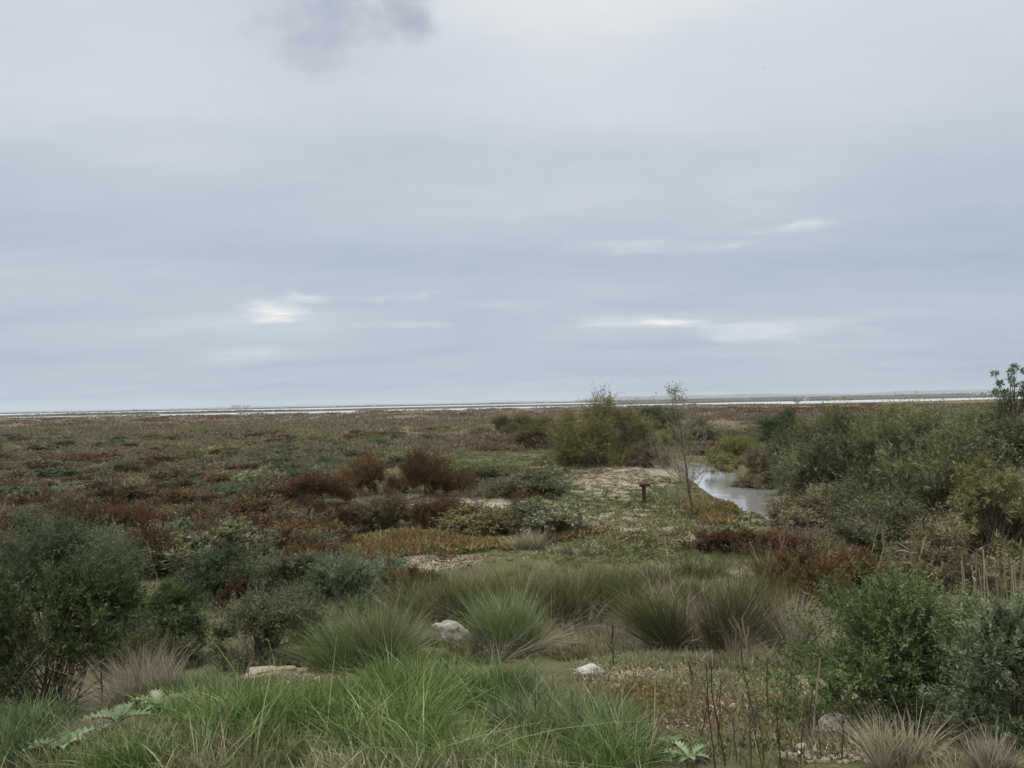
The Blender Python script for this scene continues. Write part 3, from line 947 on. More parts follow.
def belt(x, y):
    """0..1, where the rust coloured bushes grow"""
    return np.clip((vnoise(x / 14 + 3, y / 22, 3) - .5) * 2.6 + .5, 0, 1)


def build_heath_bushes():
    rng = np.random.default_rng(7)
    me = {}
    for kind, mats, n in (('rust', ('rust', 'brown'), 4), ('green', ('greygreen', 'bluegreen', 'olive'), 4)):
        for v in range(n):
            A = heath_variant(200 + v + (50 if kind == 'rust' else 0), kind)
            for mt in mats:
                me[(mt, v)] = A.mesh('bush', [M[mt], M['wood']])
    spots, n_r, n_g, tries = [], 0, 0, 0
    protos = {}
    cand = []
    for _ in range(14000):
        py = rng.uniform(431, 575)
        px = rng.uniform(-90, 1110)
        if px > 800 and py > 450:
            continue
        g = at(px, py)
        r = rng.uniform(.45, 1.15) * (1 + min(g.y, 110) / 70)
        cand.append((g.x, g.y, r, px, py))
    grid = {}
    for x, y, r, px, py in cand:
        if n_r >= 230 and n_g >= 290:
            break
        if not fits(x, y, r):
            continue
        c = (int(x // 6), int(y // 6))
        near = [q for i in (-1, 0, 1) for j in (-1, 0, 1) for q in grid.get((c[0] + i, c[1] + j), [])]
        if any((x - a) ** 2 + (y - b) ** 2 < (.42 * (r + s)) ** 2 for a, b, s in near):
            continue
        ru = rng.uniform() < belt(x, y) * .6
        if (ru and n_r >= 230) or (not ru and n_g >= 290):
            continue
        grid.setdefault(c, []).append((x, y, r))
        h = r * rng.uniform(.5, .85) if y < 35 else min(r * .6, rng.uniform(.5, .95))
        if ru:
            n_r += 1
            mt = 'rust' if rng.uniform() < (.55 if y < 60 else .15) else 'brown'
            name, cat, grp = 'glasswort_bush', 'shrub', None
            word = 'rust red' if mt == 'rust' else 'dull brown'
        else:
            n_g += 1
            mt = rng.choice(['greygreen', 'greygreen', 'bluegreen', 'olive'])
            name = 'salt_bush'
            word = {'greygreen': 'grey green', 'bluegreen': 'dark green', 'olive': 'olive'}[mt]
        if px > 700:
            where = 'on the plain beyond the creek and tamarisks'
        elif py > 515:
            where = 'among the nearer bushes below the bare track'
        elif py > 470:
            where = 'on the plain just beyond the bare track' if px < 400 else 'on the plain beside the open green ground'
        else:
            where = 'far out on the plain towards the lagoon'
        lab = f'low {word} bush {where}'
        v = int(rng.integers(0, 4))
        o = link(name, me[(mt, v)], None, (x, y, gz(x, y) - .04), rng.uniform(0, 6.28), (r, r * rng.uniform(.6, 1.1), h))
        tag(o, lab, 'shrub', f'{word} bushes {where}')


build_heath_bushes()


def build_heath_mass():
    """the rest of the heath, a carpet of low twiggy plants nobody could count"""
    rng = np.random.default_rng(9)
    A = Acc()
    n = 19000
    py = 404.8 + (565 - 404.8) * rng.uniform(0, 1, n) ** 1.35
    px = rng.uniform(-130, 1150, n)
    # depth of the flat plain at that bearing
    off = py - (412.5 - .0198 * px)
    ok = off > 5.5
    px, off = px[ok], off[ok]
    d = CAMZ * F / off
    x = (px - 512) / F * d
    y = d
    keep = np.array([fits(a, b, .3) for a, b in zip(x, y)])
    keep |= (y > 60) & ~lagoon_mask(x, y) & (creek_sd(x, y) > .6)
    patch = vnoise(x / 16, y / 30, 4)
    far = vnoise(x / 90 + 9, y / 160, 4)
    dens = np.clip((patch - .30) * 6, .08, 1) * np.where(y > 90, np.clip((far - .3) * 6, .15, 1), 1)
    keep &= rng.uniform(size=len(x)) < dens
    x, y = x[keep], y[keep]
    n = len(x)
    rad = rng.uniform(.25, .6, n) * (1 + y / 45)
    rad = np.minimum(rad, 7)
    hh = np.minimum(rng.uniform(.22, .62, n) * (1 + y / 160), rng.uniform(.35, .7, n))
    b = belt(x, y)
    big = vnoise(x / 70 + 31, y / 130, 4)
    tone = np.clip(rng.normal(.62, .17, n) - .42 * (b > .62) * (y < 75) * rng.uniform(.3, 1, n) - .12 * np.clip((y - 70) / 150, 0, 1) + 1.1 * (big - .5) + .9 * (vnoise(x / 9, y / 13, 3) - .5), 0, 1)
    per = np.where(y < 30, 110, np.where(y < 60, 70, np.where(y < 150, 44, 30)))
    idx = np.repeat(np.arange(n), per)
    m = len(idx)
    a, r = rng.uniform(0, 6.283, m), np.sqrt(rng.uniform(0, 1, m))
    dome = np.sqrt(np.clip(1 - r ** 2, 0, 1))
    X = x[idx] + np.cos(a) * r * rad[idx]
    Y = y[idx] + np.sin(a) * r * rad[idx]
    Z = height(X, Y) + hh[idx] * dome * rng.uniform(.15, .95, m) - .02
    ok = (creek_sd(X, Y) > .1) & ~lagoon_mask(X, Y)
    X, Y, Z, idx, a, r = X[ok], Y[ok], Z[ok], idx[ok], a[ok], r[ok]
    m = len(X)
    D = unit(np.stack([np.cos(a) * r * .7, np.sin(a) * r * .7, np.full(m, .9)], 1) + rng.normal(size=(m, 3)) * .35)
    sz = np.clip(y[idx] * .0042, .10, .9)
    L = np.minimum(sz * rng.uniform(.8, 1.6, m), .34 + .3 * (y[idx] > 120))
    W = np.clip(y[idx] * .0016, .03, .8)
    tt = np.clip(tone[idx] + rng.normal(0, .09, m), 0, 1)
    A.leaves(np.stack([X, Y, Z], 1), D, L, W, tt, rng)
    tag(link('heath', A.mesh('heath', [M['heath']])), kind='stuff')


build_heath_mass()


def scatter(name, mat, zones, n, L, W, up, seed, tmean=.5, tsd=.22, hz=.0, kind='stuff', flat=False):
    """short plants or litter spread over patches of ground (zones: pixel ellipses of the photograph turned into ground ellipses)"""
    rng = np.random.default_rng(seed)
    A = Acc()
    Z = [spot(*z) for z in zones]
    area = np.array([rx * ry for _, _, rx, ry in Z])
    which = rng.choice(len(Z), n, p=area / area.sum())
    a, r = rng.uniform(0, 6.283, n), np.sqrt(rng.uniform(0, 1, n)) * rng.uniform(.8, 1.15, n)
    Z = np.array(Z)
    # clustered: every few leaves share a little rosette
    X = Z[which, 0] + np.cos(a) * r * Z[which, 2]
    Y = Z[which, 1] + np.sin(a) * r * Z[which, 3]
    ok = creek_sd(X, Y) > .45
    X, Y = X[ok], Y[ok]
    g = 14
    X = np.repeat(X, g) + rng.normal(size=len(X) * g) * .09
    Y = np.repeat(Y, g) + rng.normal(size=len(Y) * g) * .09
    t0 = np.repeat(np.clip(rng.normal(tmean, tsd, len(X) // g) + .18 * np.sin(.9 * X[::g] + 1) * np.sin(.7 * Y[::g]), 0, 1), g)
    m = len(X)
    P = np.stack([X, Y, height(X, Y) + .005 + rng.uniform(0, 1, m) * hz], 1)
    D = unit(rng.normal(size=(m, 3)) * np.array([1, 1, .25]) + np.array([0, 0, up]))
    D[:, 2] = np.abs(D[:, 2])
    A.leaves(P, D, L * rng.uniform(.5, 1.4, m), W * rng.uniform(.6, 1.3, m), np.clip(t0 + rng.normal(0, .08, m), 0, 1), rng)
    tag(link(name, A.mesh(name, [M[mat]])), kind=kind)


scatter('ground_cover', 'herb', [(640, 520, 110, 42), (690, 505, 50, 22), (520, 455, 80, 20), (600, 552, 90, 12), (470, 472, 60, 10), (740, 452, 40, 8), (668, 486, 20, 10)], 10000, .095, .045, .7, 1, .5)
scatter('ground_cover', 'ochre', [(430, 544, 95, 9), (540, 536, 60, 5), (370, 552, 50, 7), (706, 509, 22, 8), (500, 520, 70, 6), (716, 522, 16, 4)], 2600, .16, .05, 1.1, 2, .45, hz=.12)
scatter('ground_cover', 'herb', [(700, 745, 90, 30), (640, 660, 60, 25), (560, 640, 50, 18), (800, 720, 70, 35), (720, 690, 80, 25)], 1500, .05, .02, 1.0, 3, .55, hz=.03)
scatter('ground_cover', 'ochre', [(690, 700, 100, 40), (780, 730, 80, 40), (640, 690, 50, 30)], 430, .05, .02, .9, 6, .4, hz=.03)
scatter('plant_litter', 'litter', [(700, 700, 110, 50), (790, 700, 70, 50), (640, 670, 60, 25), (570, 640, 40, 14), (850, 740, 90, 30), (275, 680, 60, 12)], 2300, .07, .014, .25, 4, .5)
scatter('plant_litter', 'litter', [(600, 470, 46, 12), (430, 503, 90, 7), (150, 516, 90, 4), (430, 562, 70, 8), (760, 575, 50, 12), (620, 530, 100, 25), (300, 517, 60, 5)], 2200, .11, .03, .3, 5, .55)


def build_grass(name, zones, n_tufts, per, L, W, mat, seed, lean=.5, curl=.55, tm=.5, ts=.18, gap=.0):
    rng = np.random.default_rng(seed)
    A = Acc()
    Z = np.array([spot(*z) for z in zones])
    area = Z[:, 2] * Z[:, 3]
    w = rng.choice(len(Z), n_tufts, p=area / area.sum())
    a, r = rng.uniform(0, 6.283, n_tufts), np.sqrt(rng.uniform(0, 1, n_tufts))
    X = Z[w, 0] + np.cos(a) * r * Z[w, 2]
    Y = Z[w, 1] + np.sin(a) * r * Z[w, 3]
    keep = vnoise(X / 1.1 + seed, Y / .9, 3) > gap
    X, Y = X[keep], Y[keep]
    n_tufts = len(X)
    la = rng.normal(2.6, 1.5, n_tufts)
    size = rng.uniform(.45, 1.25, n_tufts)
    t0 = np.clip(rng.normal(tm, ts, n_tufts) + .15 * np.sin(1.5 * X) * np.sin(1.3 * Y), 0, 1)
    idx = np.repeat(np.arange(n_tufts), per)
    m = len(idx)
    a2 = rng.uniform(0, 6.283, m)
    P = np.stack([X[idx] + rng.normal(size=m) * .06, Y[idx] + rng.normal(size=m) * .06, np.zeros(m)], 1)
    P[:, 2] = height(P[:, 0], P[:, 1]) - .01
    O = np.stack([np.cos(a2), np.sin(a2), np.zeros(m)], 1) * .45 + np.stack([np.cos(la), np.sin(la), np.zeros_like(la)], 1)[idx] * lean
    O *= rng.uniform(.2, 1.2, m)[:, None]
    D = unit(O + np.array([0, 0, 1.0]) + rng.normal(size=(m, 3)) * .08)
    B = O * curl * rng.uniform(.4, 1.5, m)[:, None] - np.array([0, 0, 1]) * (curl * .55 * rng.uniform(0, 1.5, m))[:, None]
    A.blades(P, D, B, L * size[idx] * rng.uniform(.5, 1.2, m), W * rng.uniform(.6, 1.3, m), np.clip(t0[idx] + rng.normal(0, .2, m), 0, 1), rng, 5, pw=2.2, ripe=.22)
    tag(link(name, A.mesh(name, [M[mat]])), kind='stuff')


build_grass('grass', [(410, 760, 215, 50), (330, 750, 110, 46), (500, 735, 110, 40), (470, 702, 100, 22)], 900, 40, .46, .008, 'grass', 21, tm=.38, ts=.22, gap=.51, curl=.75)
build_grass('grass', [(400, 755, 220, 46), (480, 705, 90, 22)], 90, 9, .58, .009, 'grass', 41, lean=.9, tm=.5, ts=.25, curl=.9)
build_grass('undergrowth', [(380, 765, 260, 60), (100, 748, 110, 34), (220, 705, 100, 16), (560, 720, 80, 40)], 900, 26, .17, .008, 'herb', 42, .5, .5, tm=.38, ts=.25)
build_grass('undergrowth', [(380, 765, 260, 60), (100, 748, 110, 34)], 90, 16, .26, .006, 'dead', 43, .6, .5, tm=.4, ts=.3)
build_grass('grass', [(250, 715, 110, 22), (370, 692, 60, 14), (200, 765, 70, 20), (60, 775, 90, 14), (420, 750, 210, 50)], 560, 30, .25, .007, 'grass', 22, tm=.45, ts=.25, gap=.40)
build_grass('dry_grass', [(605, 640, 60, 20), (680, 660, 60, 8)], 260, 28, .2, .008, 'reed', 23, .25, .3, tm=.6)
build_grass('dry_grass', [(605, 640, 60, 20), (560, 648, 60, 14), (690, 660, 70, 10)], 300, 28, .13, .009, 'ochre', 30, .35, .3, tm=.5)
build_grass('grass', [(600, 755, 50, 26), (560, 740, 60, 30)], 150, 40, .42, .008, 'bluegrass', 24, ts=.25)
# low mixed growth filling the foot of the bank
UG = [(200, 640, 260, 60), (450, 610, 130, 40), (700, 600, 160, 40), (900, 640, 160, 60), (560, 600, 120, 40), (770, 668, 70, 16), (820, 560, 120, 30), (950, 560, 100, 40), (300, 590, 160, 30)]
build_grass('undergrowth', UG, 2000, 26, .17, .010, 'herb', 25, .35, .4, tm=.3, ts=.25)
build_grass('undergrowth', UG, 1300, 26, .24, .009, 'reed', 26,   .3, .35, tm=.2, ts=.3)
build_grass('undergrowth', [(760, 745, 130, 40), (900, 760, 130, 30), (680, 700, 70, 40), (640, 665, 50, 14)], 520, 22, .085, .008, 'herb', 27, .5, .4, tm=.4, ts=.28, gap=.42)
build_grass('undergrowth', [(760, 735, 130, 40), (900, 760, 130, 30), (690, 690, 70, 40)], 300, 14, .17, .004, 'dead', 28, .6, .3, tm=.4, ts=.25, gap=.45)
build_grass('undergrowth', [(10, 735, 40, 30), (190, 702, 50, 14)], 220, 26, .26, .008, 'bluegrass', 31, .4, .5, tm=.35, ts=.25)
build_grass('dry_grass', [(200, 620, 220, 50), (300, 560, 160, 20), (850, 600, 120, 30), (960, 590, 80, 30)], 260, 22, .55, .007, 'dead', 33, .35, .3, tm=.5, ts=.3, gap=.45)
build_grass('bank_grass', [(790, 495, 60, 10), (840, 515, 60, 14), (800, 545, 40, 8), (685, 500, 12, 10)], 560, 22, .4, .02, 'reed', 29, .3, .3, tm=.25, ts=.22)


# ragged growth tucked round the stones
build_grass('undergrowth', [(770, 662, 90, 16), (560, 648, 80, 16), (600, 655, 60, 8), (440, 660, 60, 10), (640, 600, 120, 20), (230, 690, 90, 12)], 900, 26, .16, .009, 'herb', 51, .45, .4, tm=.3, ts=.28)
build_grass('dry_grass', [(770, 662, 90, 16), (600, 645, 90, 18), (660, 610, 120, 20)], 380, 22, .26, .007, 'dead', 52, .55, .4, tm=.45, ts=.3)
ROCKS = [(592, 680, 26, 4), (450, 646, 34, 5), (842, 742, 34, 6), (268, 684, 44, 4), (617, 692, 12, 3), (737, 711, 14, 3), (686, 692, 12, 3)]
build_grass('undergrowth', ROCKS, 170, 20, .12, .006, 'herb', 44, .4, .4, tm=.45, ts=.3)
build_grass('undergrowth', ROCKS, 90, 14, .16, .005, 'dead', 45, .5, .3, tm=.4, ts=.3)


# ------------------------------------------------------------------ stones
M['pale_stone'] = solid_mat('pale limestone', [(.3, (.22, .20, .16)), (.5, (.40, .38, .33)), (.7, (.55, .53, .48))], 9, bump=.02)
M['grey_stone'] = solid_mat('grey stone', [(.3, (.17, .155, .13)), (.5, (.34, .31, .27)), (.68, (.52, .46, .36))], 6, bump=.03)
M['tan_stone'] = solid_mat('tan stone', [(.3, (.18, .14, .10)), (.5, (.30, .25, .18)), (.7, (.42, .37, .29))], 7, bump=.03)


def rock(label, px, py, wpx, hpx, mat, seed, depth=.8, rz=0., tilt=0., name='stone', cut=.8):
    import bmesh
    rng = np.random.default_rng(seed)
    g = at(px, py)
    w, h = wpx * g.y / F, hpx * g.y / F
    bm = bmesh.new()
    bmesh.ops.create_icosphere(bm, subdivisions=5, radius=1)
    cuts = unit(rng.normal(size=(16, 3)))
    off = rng.uniform(.5, .88, 16)
    ph = rng.uniform(0, 6, 6)
    for v in bm.verts:
        p = np.array(v.co)
        for c, o in zip(cuts, off):
            s = p @ c
            if s > o:
                p = p - c * (s - o) * cut
        p *= 1 + .16 * mnoise.fractal(Vector(p * 2.2 + ph[0]), .9, 2.0, 5)
        p *= 1 + .06 * math.sin(3 * p[0] + ph[0]) * math.sin(4 * p[1] + ph[1]) + .03 * math.sin(9 * p[0] + ph[2]) * math.sin(8 * p[2] + ph[3]) + .02 * math.sin(17 * p[1] + ph[4])
        v.co = p
    zs = [v.co.z for v in bm.verts]
    xs = [v.co.x for v in bm.verts]
    for v in bm.verts:
        v.co.x *= w / (max(xs) - min(xs))
        v.co.y *= w * depth / (max(xs) - min(xs))
        v.co.z *= h * 1.5 / (max(zs) - min(zs))
    me = bpy.data.meshes.new(name)
    bm.to_mesh(me)
    bm.free()
    me.polygons.foreach_set('use_smooth', np.ones(len(me.polygons), bool))
    me.materials.append(M[mat])
    o = link(name, me, None, (g.x, g.y + w * depth * .4, 0))
    o.location.z = gz(g.x, o.location.y) + h * .18
    o.rotation_euler = (0, tilt, rz)
    tag(o, label, 'stone')


rock('tilted grey boulder with a tan corner between two green rush tussocks', 450, 641, 46, 20, 'grey_stone', 31, tilt=.25, cut=.95)
rock('white stone lying alone beside the green grass', 592, 677, 34, 13, 'pale_stone', 22, cut=.7)
rock('small pale stone at the end of the grass, below the white one', 617, 690, 11, 6, 'pale_stone', 3)
rock('flat tan slab under the olive topped bush', 268, 680, 62, 14, 'tan_stone', 4, depth=.6)
rock('grey stone half hidden in litter below the leafy corner bush', 842, 738, 42, 22, 'grey_stone', 5, cut=.55)
rock('small pinkish stone beside the dry stalks', 686, 690, 9, 9, 'tan_stone', 6)
rock('tiny white pebble under the rush belt', 648, 657, 6, 5, 'pale_stone', 7)
rock('thin pale stone in the litter behind the fallen twig', 737, 709, 14, 5, 'pale_stone', 8)
rock('pale sandy block showing between the tamarisks', 898, 502, 24, 17, 'tan_stone', 9, name='sandy_block')
rock('low pale block at the foot of the tamarisks, right of the sandy one', 965, 516, 16, 9, 'tan_stone', 10, name='sandy_block')
rock('small pale stone at the near right edge of the litter', 805, 752, 14, 8, 'pale_stone', 12)


def build_gravel():
    """crumbs of pale stone strewn over the bare soil"""
    rng = np.random.default_rng(88)
    A = Acc()
    Z = np.array([spot(*z) for z in [(690, 700, 100, 40), (780, 715, 80, 50), (640, 685, 50, 24), (860, 750, 80, 24), (600, 470, 44, 10)]])
    cube = np.array([(-1, -1, -1), (1, -1, -1), (1, 1, -1), (-1, 1, -1), (-1, -1, 1), (1, -1, 1), (1, 1, 1), (-1, 1, 1)], float) * .5
    Q = np.array([[0, 3, 2, 1], [4, 5, 6, 7], [0, 1, 5, 4], [1, 2, 6, 5], [2, 3, 7, 6], [3, 0, 4, 7]])
    for i in range(1500):
        z = Z[rng.integers(0, len(Z))]
        a, r = rng.uniform(0, 6.283), math.sqrt(rng.uniform())
        x, y = z[0] + math.cos(a) * r * z[2], z[1] + math.sin(a) * r * z[3]
        sz = rng.uniform(.012, .04) * (1 + .6 * (rng.uniform() < .1)) * (1 if y < 20 else 3)
        c, s_ = math.cos(a * 3), math.sin(a * 3)
        V = (cube + rng.normal(size=(8, 3)) * .13) * np.array([sz, sz * rng.uniform(.5, 1), sz * rng.uniform(.3, .7)])
        V = np.stack([V[:, 0] * c - V[:, 1] * s_ + x, V[:, 0] * s_ + V[:, 1] * c + y, V[:, 2] + gz(x, y) + sz * .1], 1)
        A.add(V, Q, np.zeros(8))
    tag(link('gravel', A.mesh('gravel', [M['tan_stone']])), kind='stuff')


build_gravel()


# ------------------------------------------------------------------ signpost
def build_signpost():
    import bmesh
    g = at(644, 503.5)
    k = g.y / F
    root = tag(link('signpost', None, None, (g.x, g.y, gz(g.x, g.y)), .15), 'short dark wooden signpost with a small flat board on the green ground', 'sign')
    wood = solid_mat('weathered red brown wood', [(.3, (.045, .022, .014)), (.6, (.095, .047, .03)), (.75, (.15, .09, .06))], 22, bump=.004)

    def box(name, sx, sy, sz, loc, rx=0):
        bm = bmesh.new()
        bmesh.ops.create_cube(bm, size=1)
        for v in bm.verts:
            v.co = (v.co.x * sx, v.co.y * sy, v.co.z * sz)
        bmesh.ops.bevel(bm, geom=bm.edges[:], offset=.006, segments=2, affect='EDGES')
        me = bpy.data.meshes.new(name)
        bm.to_mesh(me)
        bm.free()
        me.materials.append(wood)
        o = link(name, me, root, loc)
        o.rotation_euler = (rx, 0, 0)
        return o
    H = 20.5 * k
    box('post', 3.0 * k, 3.0 * k, H, (0, 0, H / 2 - .04))
    box('board', 11 * k, 7.0 * k, 1.4 * k, (0, -.02, H - .015), .30)
    box('board_edge', 11.4 * k, .5 * k, 2.2 * k, (0, -3.5 * k - .03, H - .09), .30)
    box('bracket', 5 * k, 1.3 * k, 1.2 * k, (0, 2.2 * k, H - 3.0 * k))


build_signpost()


# ------------------------------------------------------------------ bare sapling and sparse twig tree
def grow(A, rng, p, d, L, r, depth, tips, spread=.5, up=.15, seg=5, kids=(2, 4), shrink=.62):
    pts = [np.array(p, float)]
    d = np.array(d, float)
    for _ in range(seg):
        d = unit(d + rng.normal(size=3) * .10 + np.array([0, 0, up * .3]))
        pts.append(pts[-1] + d * L / seg)
    A.tube(pts, np.linspace(r, r * (.45 if depth else .3), seg + 1), np.clip(rng.normal(.45, .15), 0, 1), 5 if r > .015 else 4)
    if depth == 0:
        tips.append((pts[-1], d))
        return
    for _ in range(rng.integers(kids[0], kids[1] + 1)):
        k = rng.integers(max(1, seg // 3), seg + 1)
        nd = unit(d + rng.normal(size=3) * spread + np.array([0, 0, up]))
        grow(A, rng, pts[k], nd, L * shrink * rng.uniform(.7, 1.2), r * .5, depth - 1, tips, spread, up, seg, kids, shrink)
    grow(A, rng, pts[-1], unit(d + rng.normal(size=3) * .2), L * shrink, r * .45, depth - 1, tips, spread, up, seg, kids, shrink)


def build_sapling():
    rng = np.random.default_rng(77)
    g = at(693, 517)
    k = g.y / F
    root = tag(link('sapling_tree', None, None, (g.x, g.y, gz(g.x, g.y) - .05)), 'thin bare sapling with a leaning dark trunk on the creek bank', 'tree')
    A, B, tips = Acc(), Acc(), []
    path = np.array([(0, 0, 0), (-1.2, 0, 14), (-3.5, 1, 30), (-5.2, 0, 48), (-7.0, 2, 66), (-9.5, 0, 84), (-12.5, 2, 104), (-15.5, 1, 127)], float) * k
    A.tube(path, np.array([1.5, 1.35, 1.2, 1.0, .75, .55, .4, .22]) * k, .5, 7)
    for i in range(76):
        t = .24 + .72 * rng.uniform() ** 1.6
        j = t * (len(path) - 1)
        a = int(j)
        p = path[a] + (path[min(a + 1, len(path) - 1)] - path[a]) * (j - a)
        az = rng.uniform(0, 6.283)
        d = unit(np.array([math.cos(az), math.sin(az), rng.uniform(.3, 1.1)]))
        grow(B, rng, p, d, (44 * (1.05 - t) + 6) * k * rng.uniform(.7, 1.2), .24 * k, 1, tips, .6, .3, 4, (3, 6))
    link('trunk', A.mesh('trunk', [M['wood']], smooth=True), root)
    link('twigs', B.mesh('twigs', [M['dead']], smooth=True), root)
    E = Acc()
    P = np.array([t[0] for t in tips])
    D = np.array([t[1] for t in tips])
    # a few last leaves, most at the very top
    sel = (rng.uniform(size=len(P)) < .5)
    P, D = P[sel], D[sel]
    top = path[-1] + rng.normal(size=(7, 3)) * np.array([3.0, 3, 2.5]) * k
    P = np.concatenate([P, top])
    D = np.concatenate([D, unit(rng.normal(size=(7, 3)))])
    Q = np.repeat(P, 9, 0) + rng.normal(size=(len(P) * 9, 3)) * 1.6 * k
    E.leaves(Q, unit(np.repeat(D, 9, 0) + rng.normal(size=(len(Q), 3)) * .7), .11, .024, np.clip(rng.normal(.6, .2, len(Q)), 0, 1), rng)
    link('crown', E.mesh('crown', [M['greygreen']]), root)


build_sapling()


def build_twig_tree():
    rng = np.random.default_rng(31)
    g = at(1018, 520)
    k = g.y / F
    root = tag(link('tree', None, None, (g.x, g.y, gz(g.x, g.y))), 'sparse tree of round leaf clusters standing above the skyline over the dark tamarisk', 'tree')
    A, E = Acc(), Acc()
    base = np.array([0, 0, 0.])
    heads = [(-19, -2, 146), (-11, 3, 136), (-15, 4, 128), (-4, -3, 140), (3, 2, 152), (12, 0, 148), (-6, 2, 128), (6, -2, 134), (-10, -4, 122), (0, 3, 120), (15, 3, 136), (9, 0, 126), (20, 2, 156), (-1, 0, 147)]
    fork = np.array([2, 0, 78.]) * k
    A.tube(np.linspace(base, fork, 6) + rng.normal(size=(6, 3)) * .02, np.linspace(2.4, 1.4, 6) * k, .4, 7)
    for hx, hy, hz in heads:
        e = np.array([hx, hy, hz]) * k
        m = fork * .45 + e * .55 + rng.normal(size=3) * 3 * k
        t = np.linspace(0, 1, 7)[:, None]
        A.tube((1 - t) ** 2 * fork + 2 * t * (1 - t) * m + t * t * e, np.linspace(.8, .25, 7) * k, .4, 5)
        n = 60
        U = unit(rng.normal(size=(n, 3)))
        P = e + U * rng.uniform(.2, 1, (n, 1)) * 2.6 * k * rng.uniform(.7, 1.2)
        E.leaves(P, unit(U + rng.normal(size=(n, 3)) * .5 + np.array([0, 0, .4])), .10, .036, np.clip(rng.normal(.45, .2, n), 0, 1), rng)
        for q in range(3):
            f = rng.uniform(.45, .9)
            P = (fork * (1 - f) + e * f) + rng.normal(size=(12, 3)) * 1.6 * k
            E.leaves(P, unit(rng.normal(size=(12, 3)) + np.array([0, 0, .5])), .09, .03, np.clip(rng.normal(.45, .2, 12), 0, 1), rng)
    link('trunk', A.mesh('trunk', [M['wood']], smooth=True), root)
    link('crown', E.mesh('crown', [M['bluegreen']]), root)


build_twig_tree()


# ------------------------------------------------------------------ dry stalks, reeds, thistles, sticks
def stalk(label, pts_px, r_px, mat, seed, kids=0, name='dry_stalk', cat='stalk', tiltback=0.0, kid_len=14, group=None):
    """a stalk standing on the ground, its course read off the photograph at its own distance"""
    rng = np.random.default_rng(seed)
    g = at(*pts_px[0])
    d = g.y
    P = []
    for i, (px, py) in enumerate(pts_px):
        v = ray(px, py)
        dd = d + tiltback * i / len(pts_px)
        P.append((v.x * dd - g.x, dd - g.y, CAMZ + v.z * dd - g.z))
    P = np.array(P)
    t = np.linspace(0, len(P) - 1, max(8, 3 * len(P)))
    pts = np.stack([np.interp(t, range(len(P)), P[:, i]) for i in range(3)], 1)
    pts[1:-1] += rng.normal(size=(len(pts) - 2, 3)) * .0022
    pts[0, 2] -= .05
    k = d / F
    A = Acc()
    A.tube(pts, np.linspace(r_px, r_px * .55, len(pts)) * k, .5, 6)
    root = tag(link(name, None, None, g), label, cat, group)
    link('stem', A.mesh('stem', [M[mat]], smooth=True), root)
    if kids:
        B = Acc()
        for _ in range(kids):
            i = rng.integers(len(pts) // 3, len(pts))
            az = rng.uniform(0, 6.283)
            dv = unit(np.array([math.cos(az) * .6, math.sin(az) * .6, 1.0]))
            L = kid_len * k * rng.uniform(.5, 1.2)
            s = np.linspace(0, 1, 4)[:, None]
            B.tube(pts[i] + dv * L * s + rng.normal(size=(4, 3)) * .004, np.linspace(r_px * .5, r_px * .25, 4) * k, .4, 4)
        link('side_sprays', B.mesh('side_sprays', [M[mat]], smooth=True), root)
    return root


stalk('pale bare stick leaning out of the grass at the near edge', [(646, 770), (652, 748), (662, 717)], 2.0, 'dead', 1, name='dry_stick', cat='stick')
stalk('pale forked dead stem in front of the grey bent rushes', [(750, 672), (748, 655), (746, 640), (742, 618)], 1.5, 'dead', 2, 5, kid_len=30)
for i, (pts, lab) in enumerate((
    ([(716, 770), (712, 740), (708, 700), (706, 664)], 'tall dark stalk, left one of the close pair at the near edge'),
    ([(726, 766), (720, 735), (713, 700), (711, 660)], 'tall dark stalk, right one of the close pair at the near edge'),
    ([(755, 725), (750, 700), (744, 676), (741, 650)], 'slanting dark stalk below the forked dead stem'),
    ([(768, 716), (767, 690), (767, 660)], 'upright thin dark stalk right of the forked dead stem'),
    ([(808, 740), (810, 715), (813, 690)], 'stout dark stalk next to the pale one by the leafy bush'),
    ([(842, 760), (843, 735), (842, 712)], 'short thin stalk in front of the half hidden grey stone'),
    ([(751, 768), (751, 740), (750, 715)], 'thin stalk rising over the fallen twig'),
    ([(694, 692), (692, 676), (689, 662)], 'short dark stalk beside the pinkish stone'),
    ([(782, 768), (778, 735), (776, 705)], 'thin leaning stalk between the fallen twig and the grey stone'),
    ([(614, 668), (613, 650), (612, 628)], 'lone dark stalk behind the white stone'),
    ([(522, 732), (521, 712), (520, 690)], 'short dark stalk standing in the blue green tuft'),
    ([(573, 740), (572, 715), (571, 690)], 'thin dark stalk in the grass left of the white stone'),
    ([(536, 740), (535, 718), (536, 702)], 'stubby dark stalk low in the grass'),
)):
    stalk(lab, pts, .85, 'darkstem', 10 + i, 7 if i != 4 else 3)
_st = np.random.default_rng(55)
for i in range(16):
    px = _st.uniform(690, 840)
    py = _st.uniform(715, 775)
    h_ = _st.uniform(30, 75)
    l_ = _st.normal() * .10
    stalk('thin dry twiggy stalk in the thicket of stalks between grass and leafy bush', [(px, py), (px + l_ * h_ * .5, py - h_ * .5), (px + l_ * h_, py - h_)], .6, 'darkstem' if i % 3 else 'dead', 100 + i, 6, group='thin dry stalks of the thicket')
stalk('straight pale stalk leaning beside the leafy corner bush', [(812, 745), (816, 705), (820, 660)], 1.3, 'dead', 40, 0)
stalk('short pale stalk standing at the left edge of the leafy bush', [(806, 655), (806, 630), (805, 608)], 1.1, 'dead', 41, 0)
stalk('bent pale stalk over the dark rust bush hollow', [(140, 590), (136, 575), (126, 553), (119, 535), (112, 517)], .9, 'dead', 42, 2)
stalk('thin pale stalk slanting right of the bent one', [(158, 580), (152, 560), (147, 540)], .6, 'dead', 43, 1)
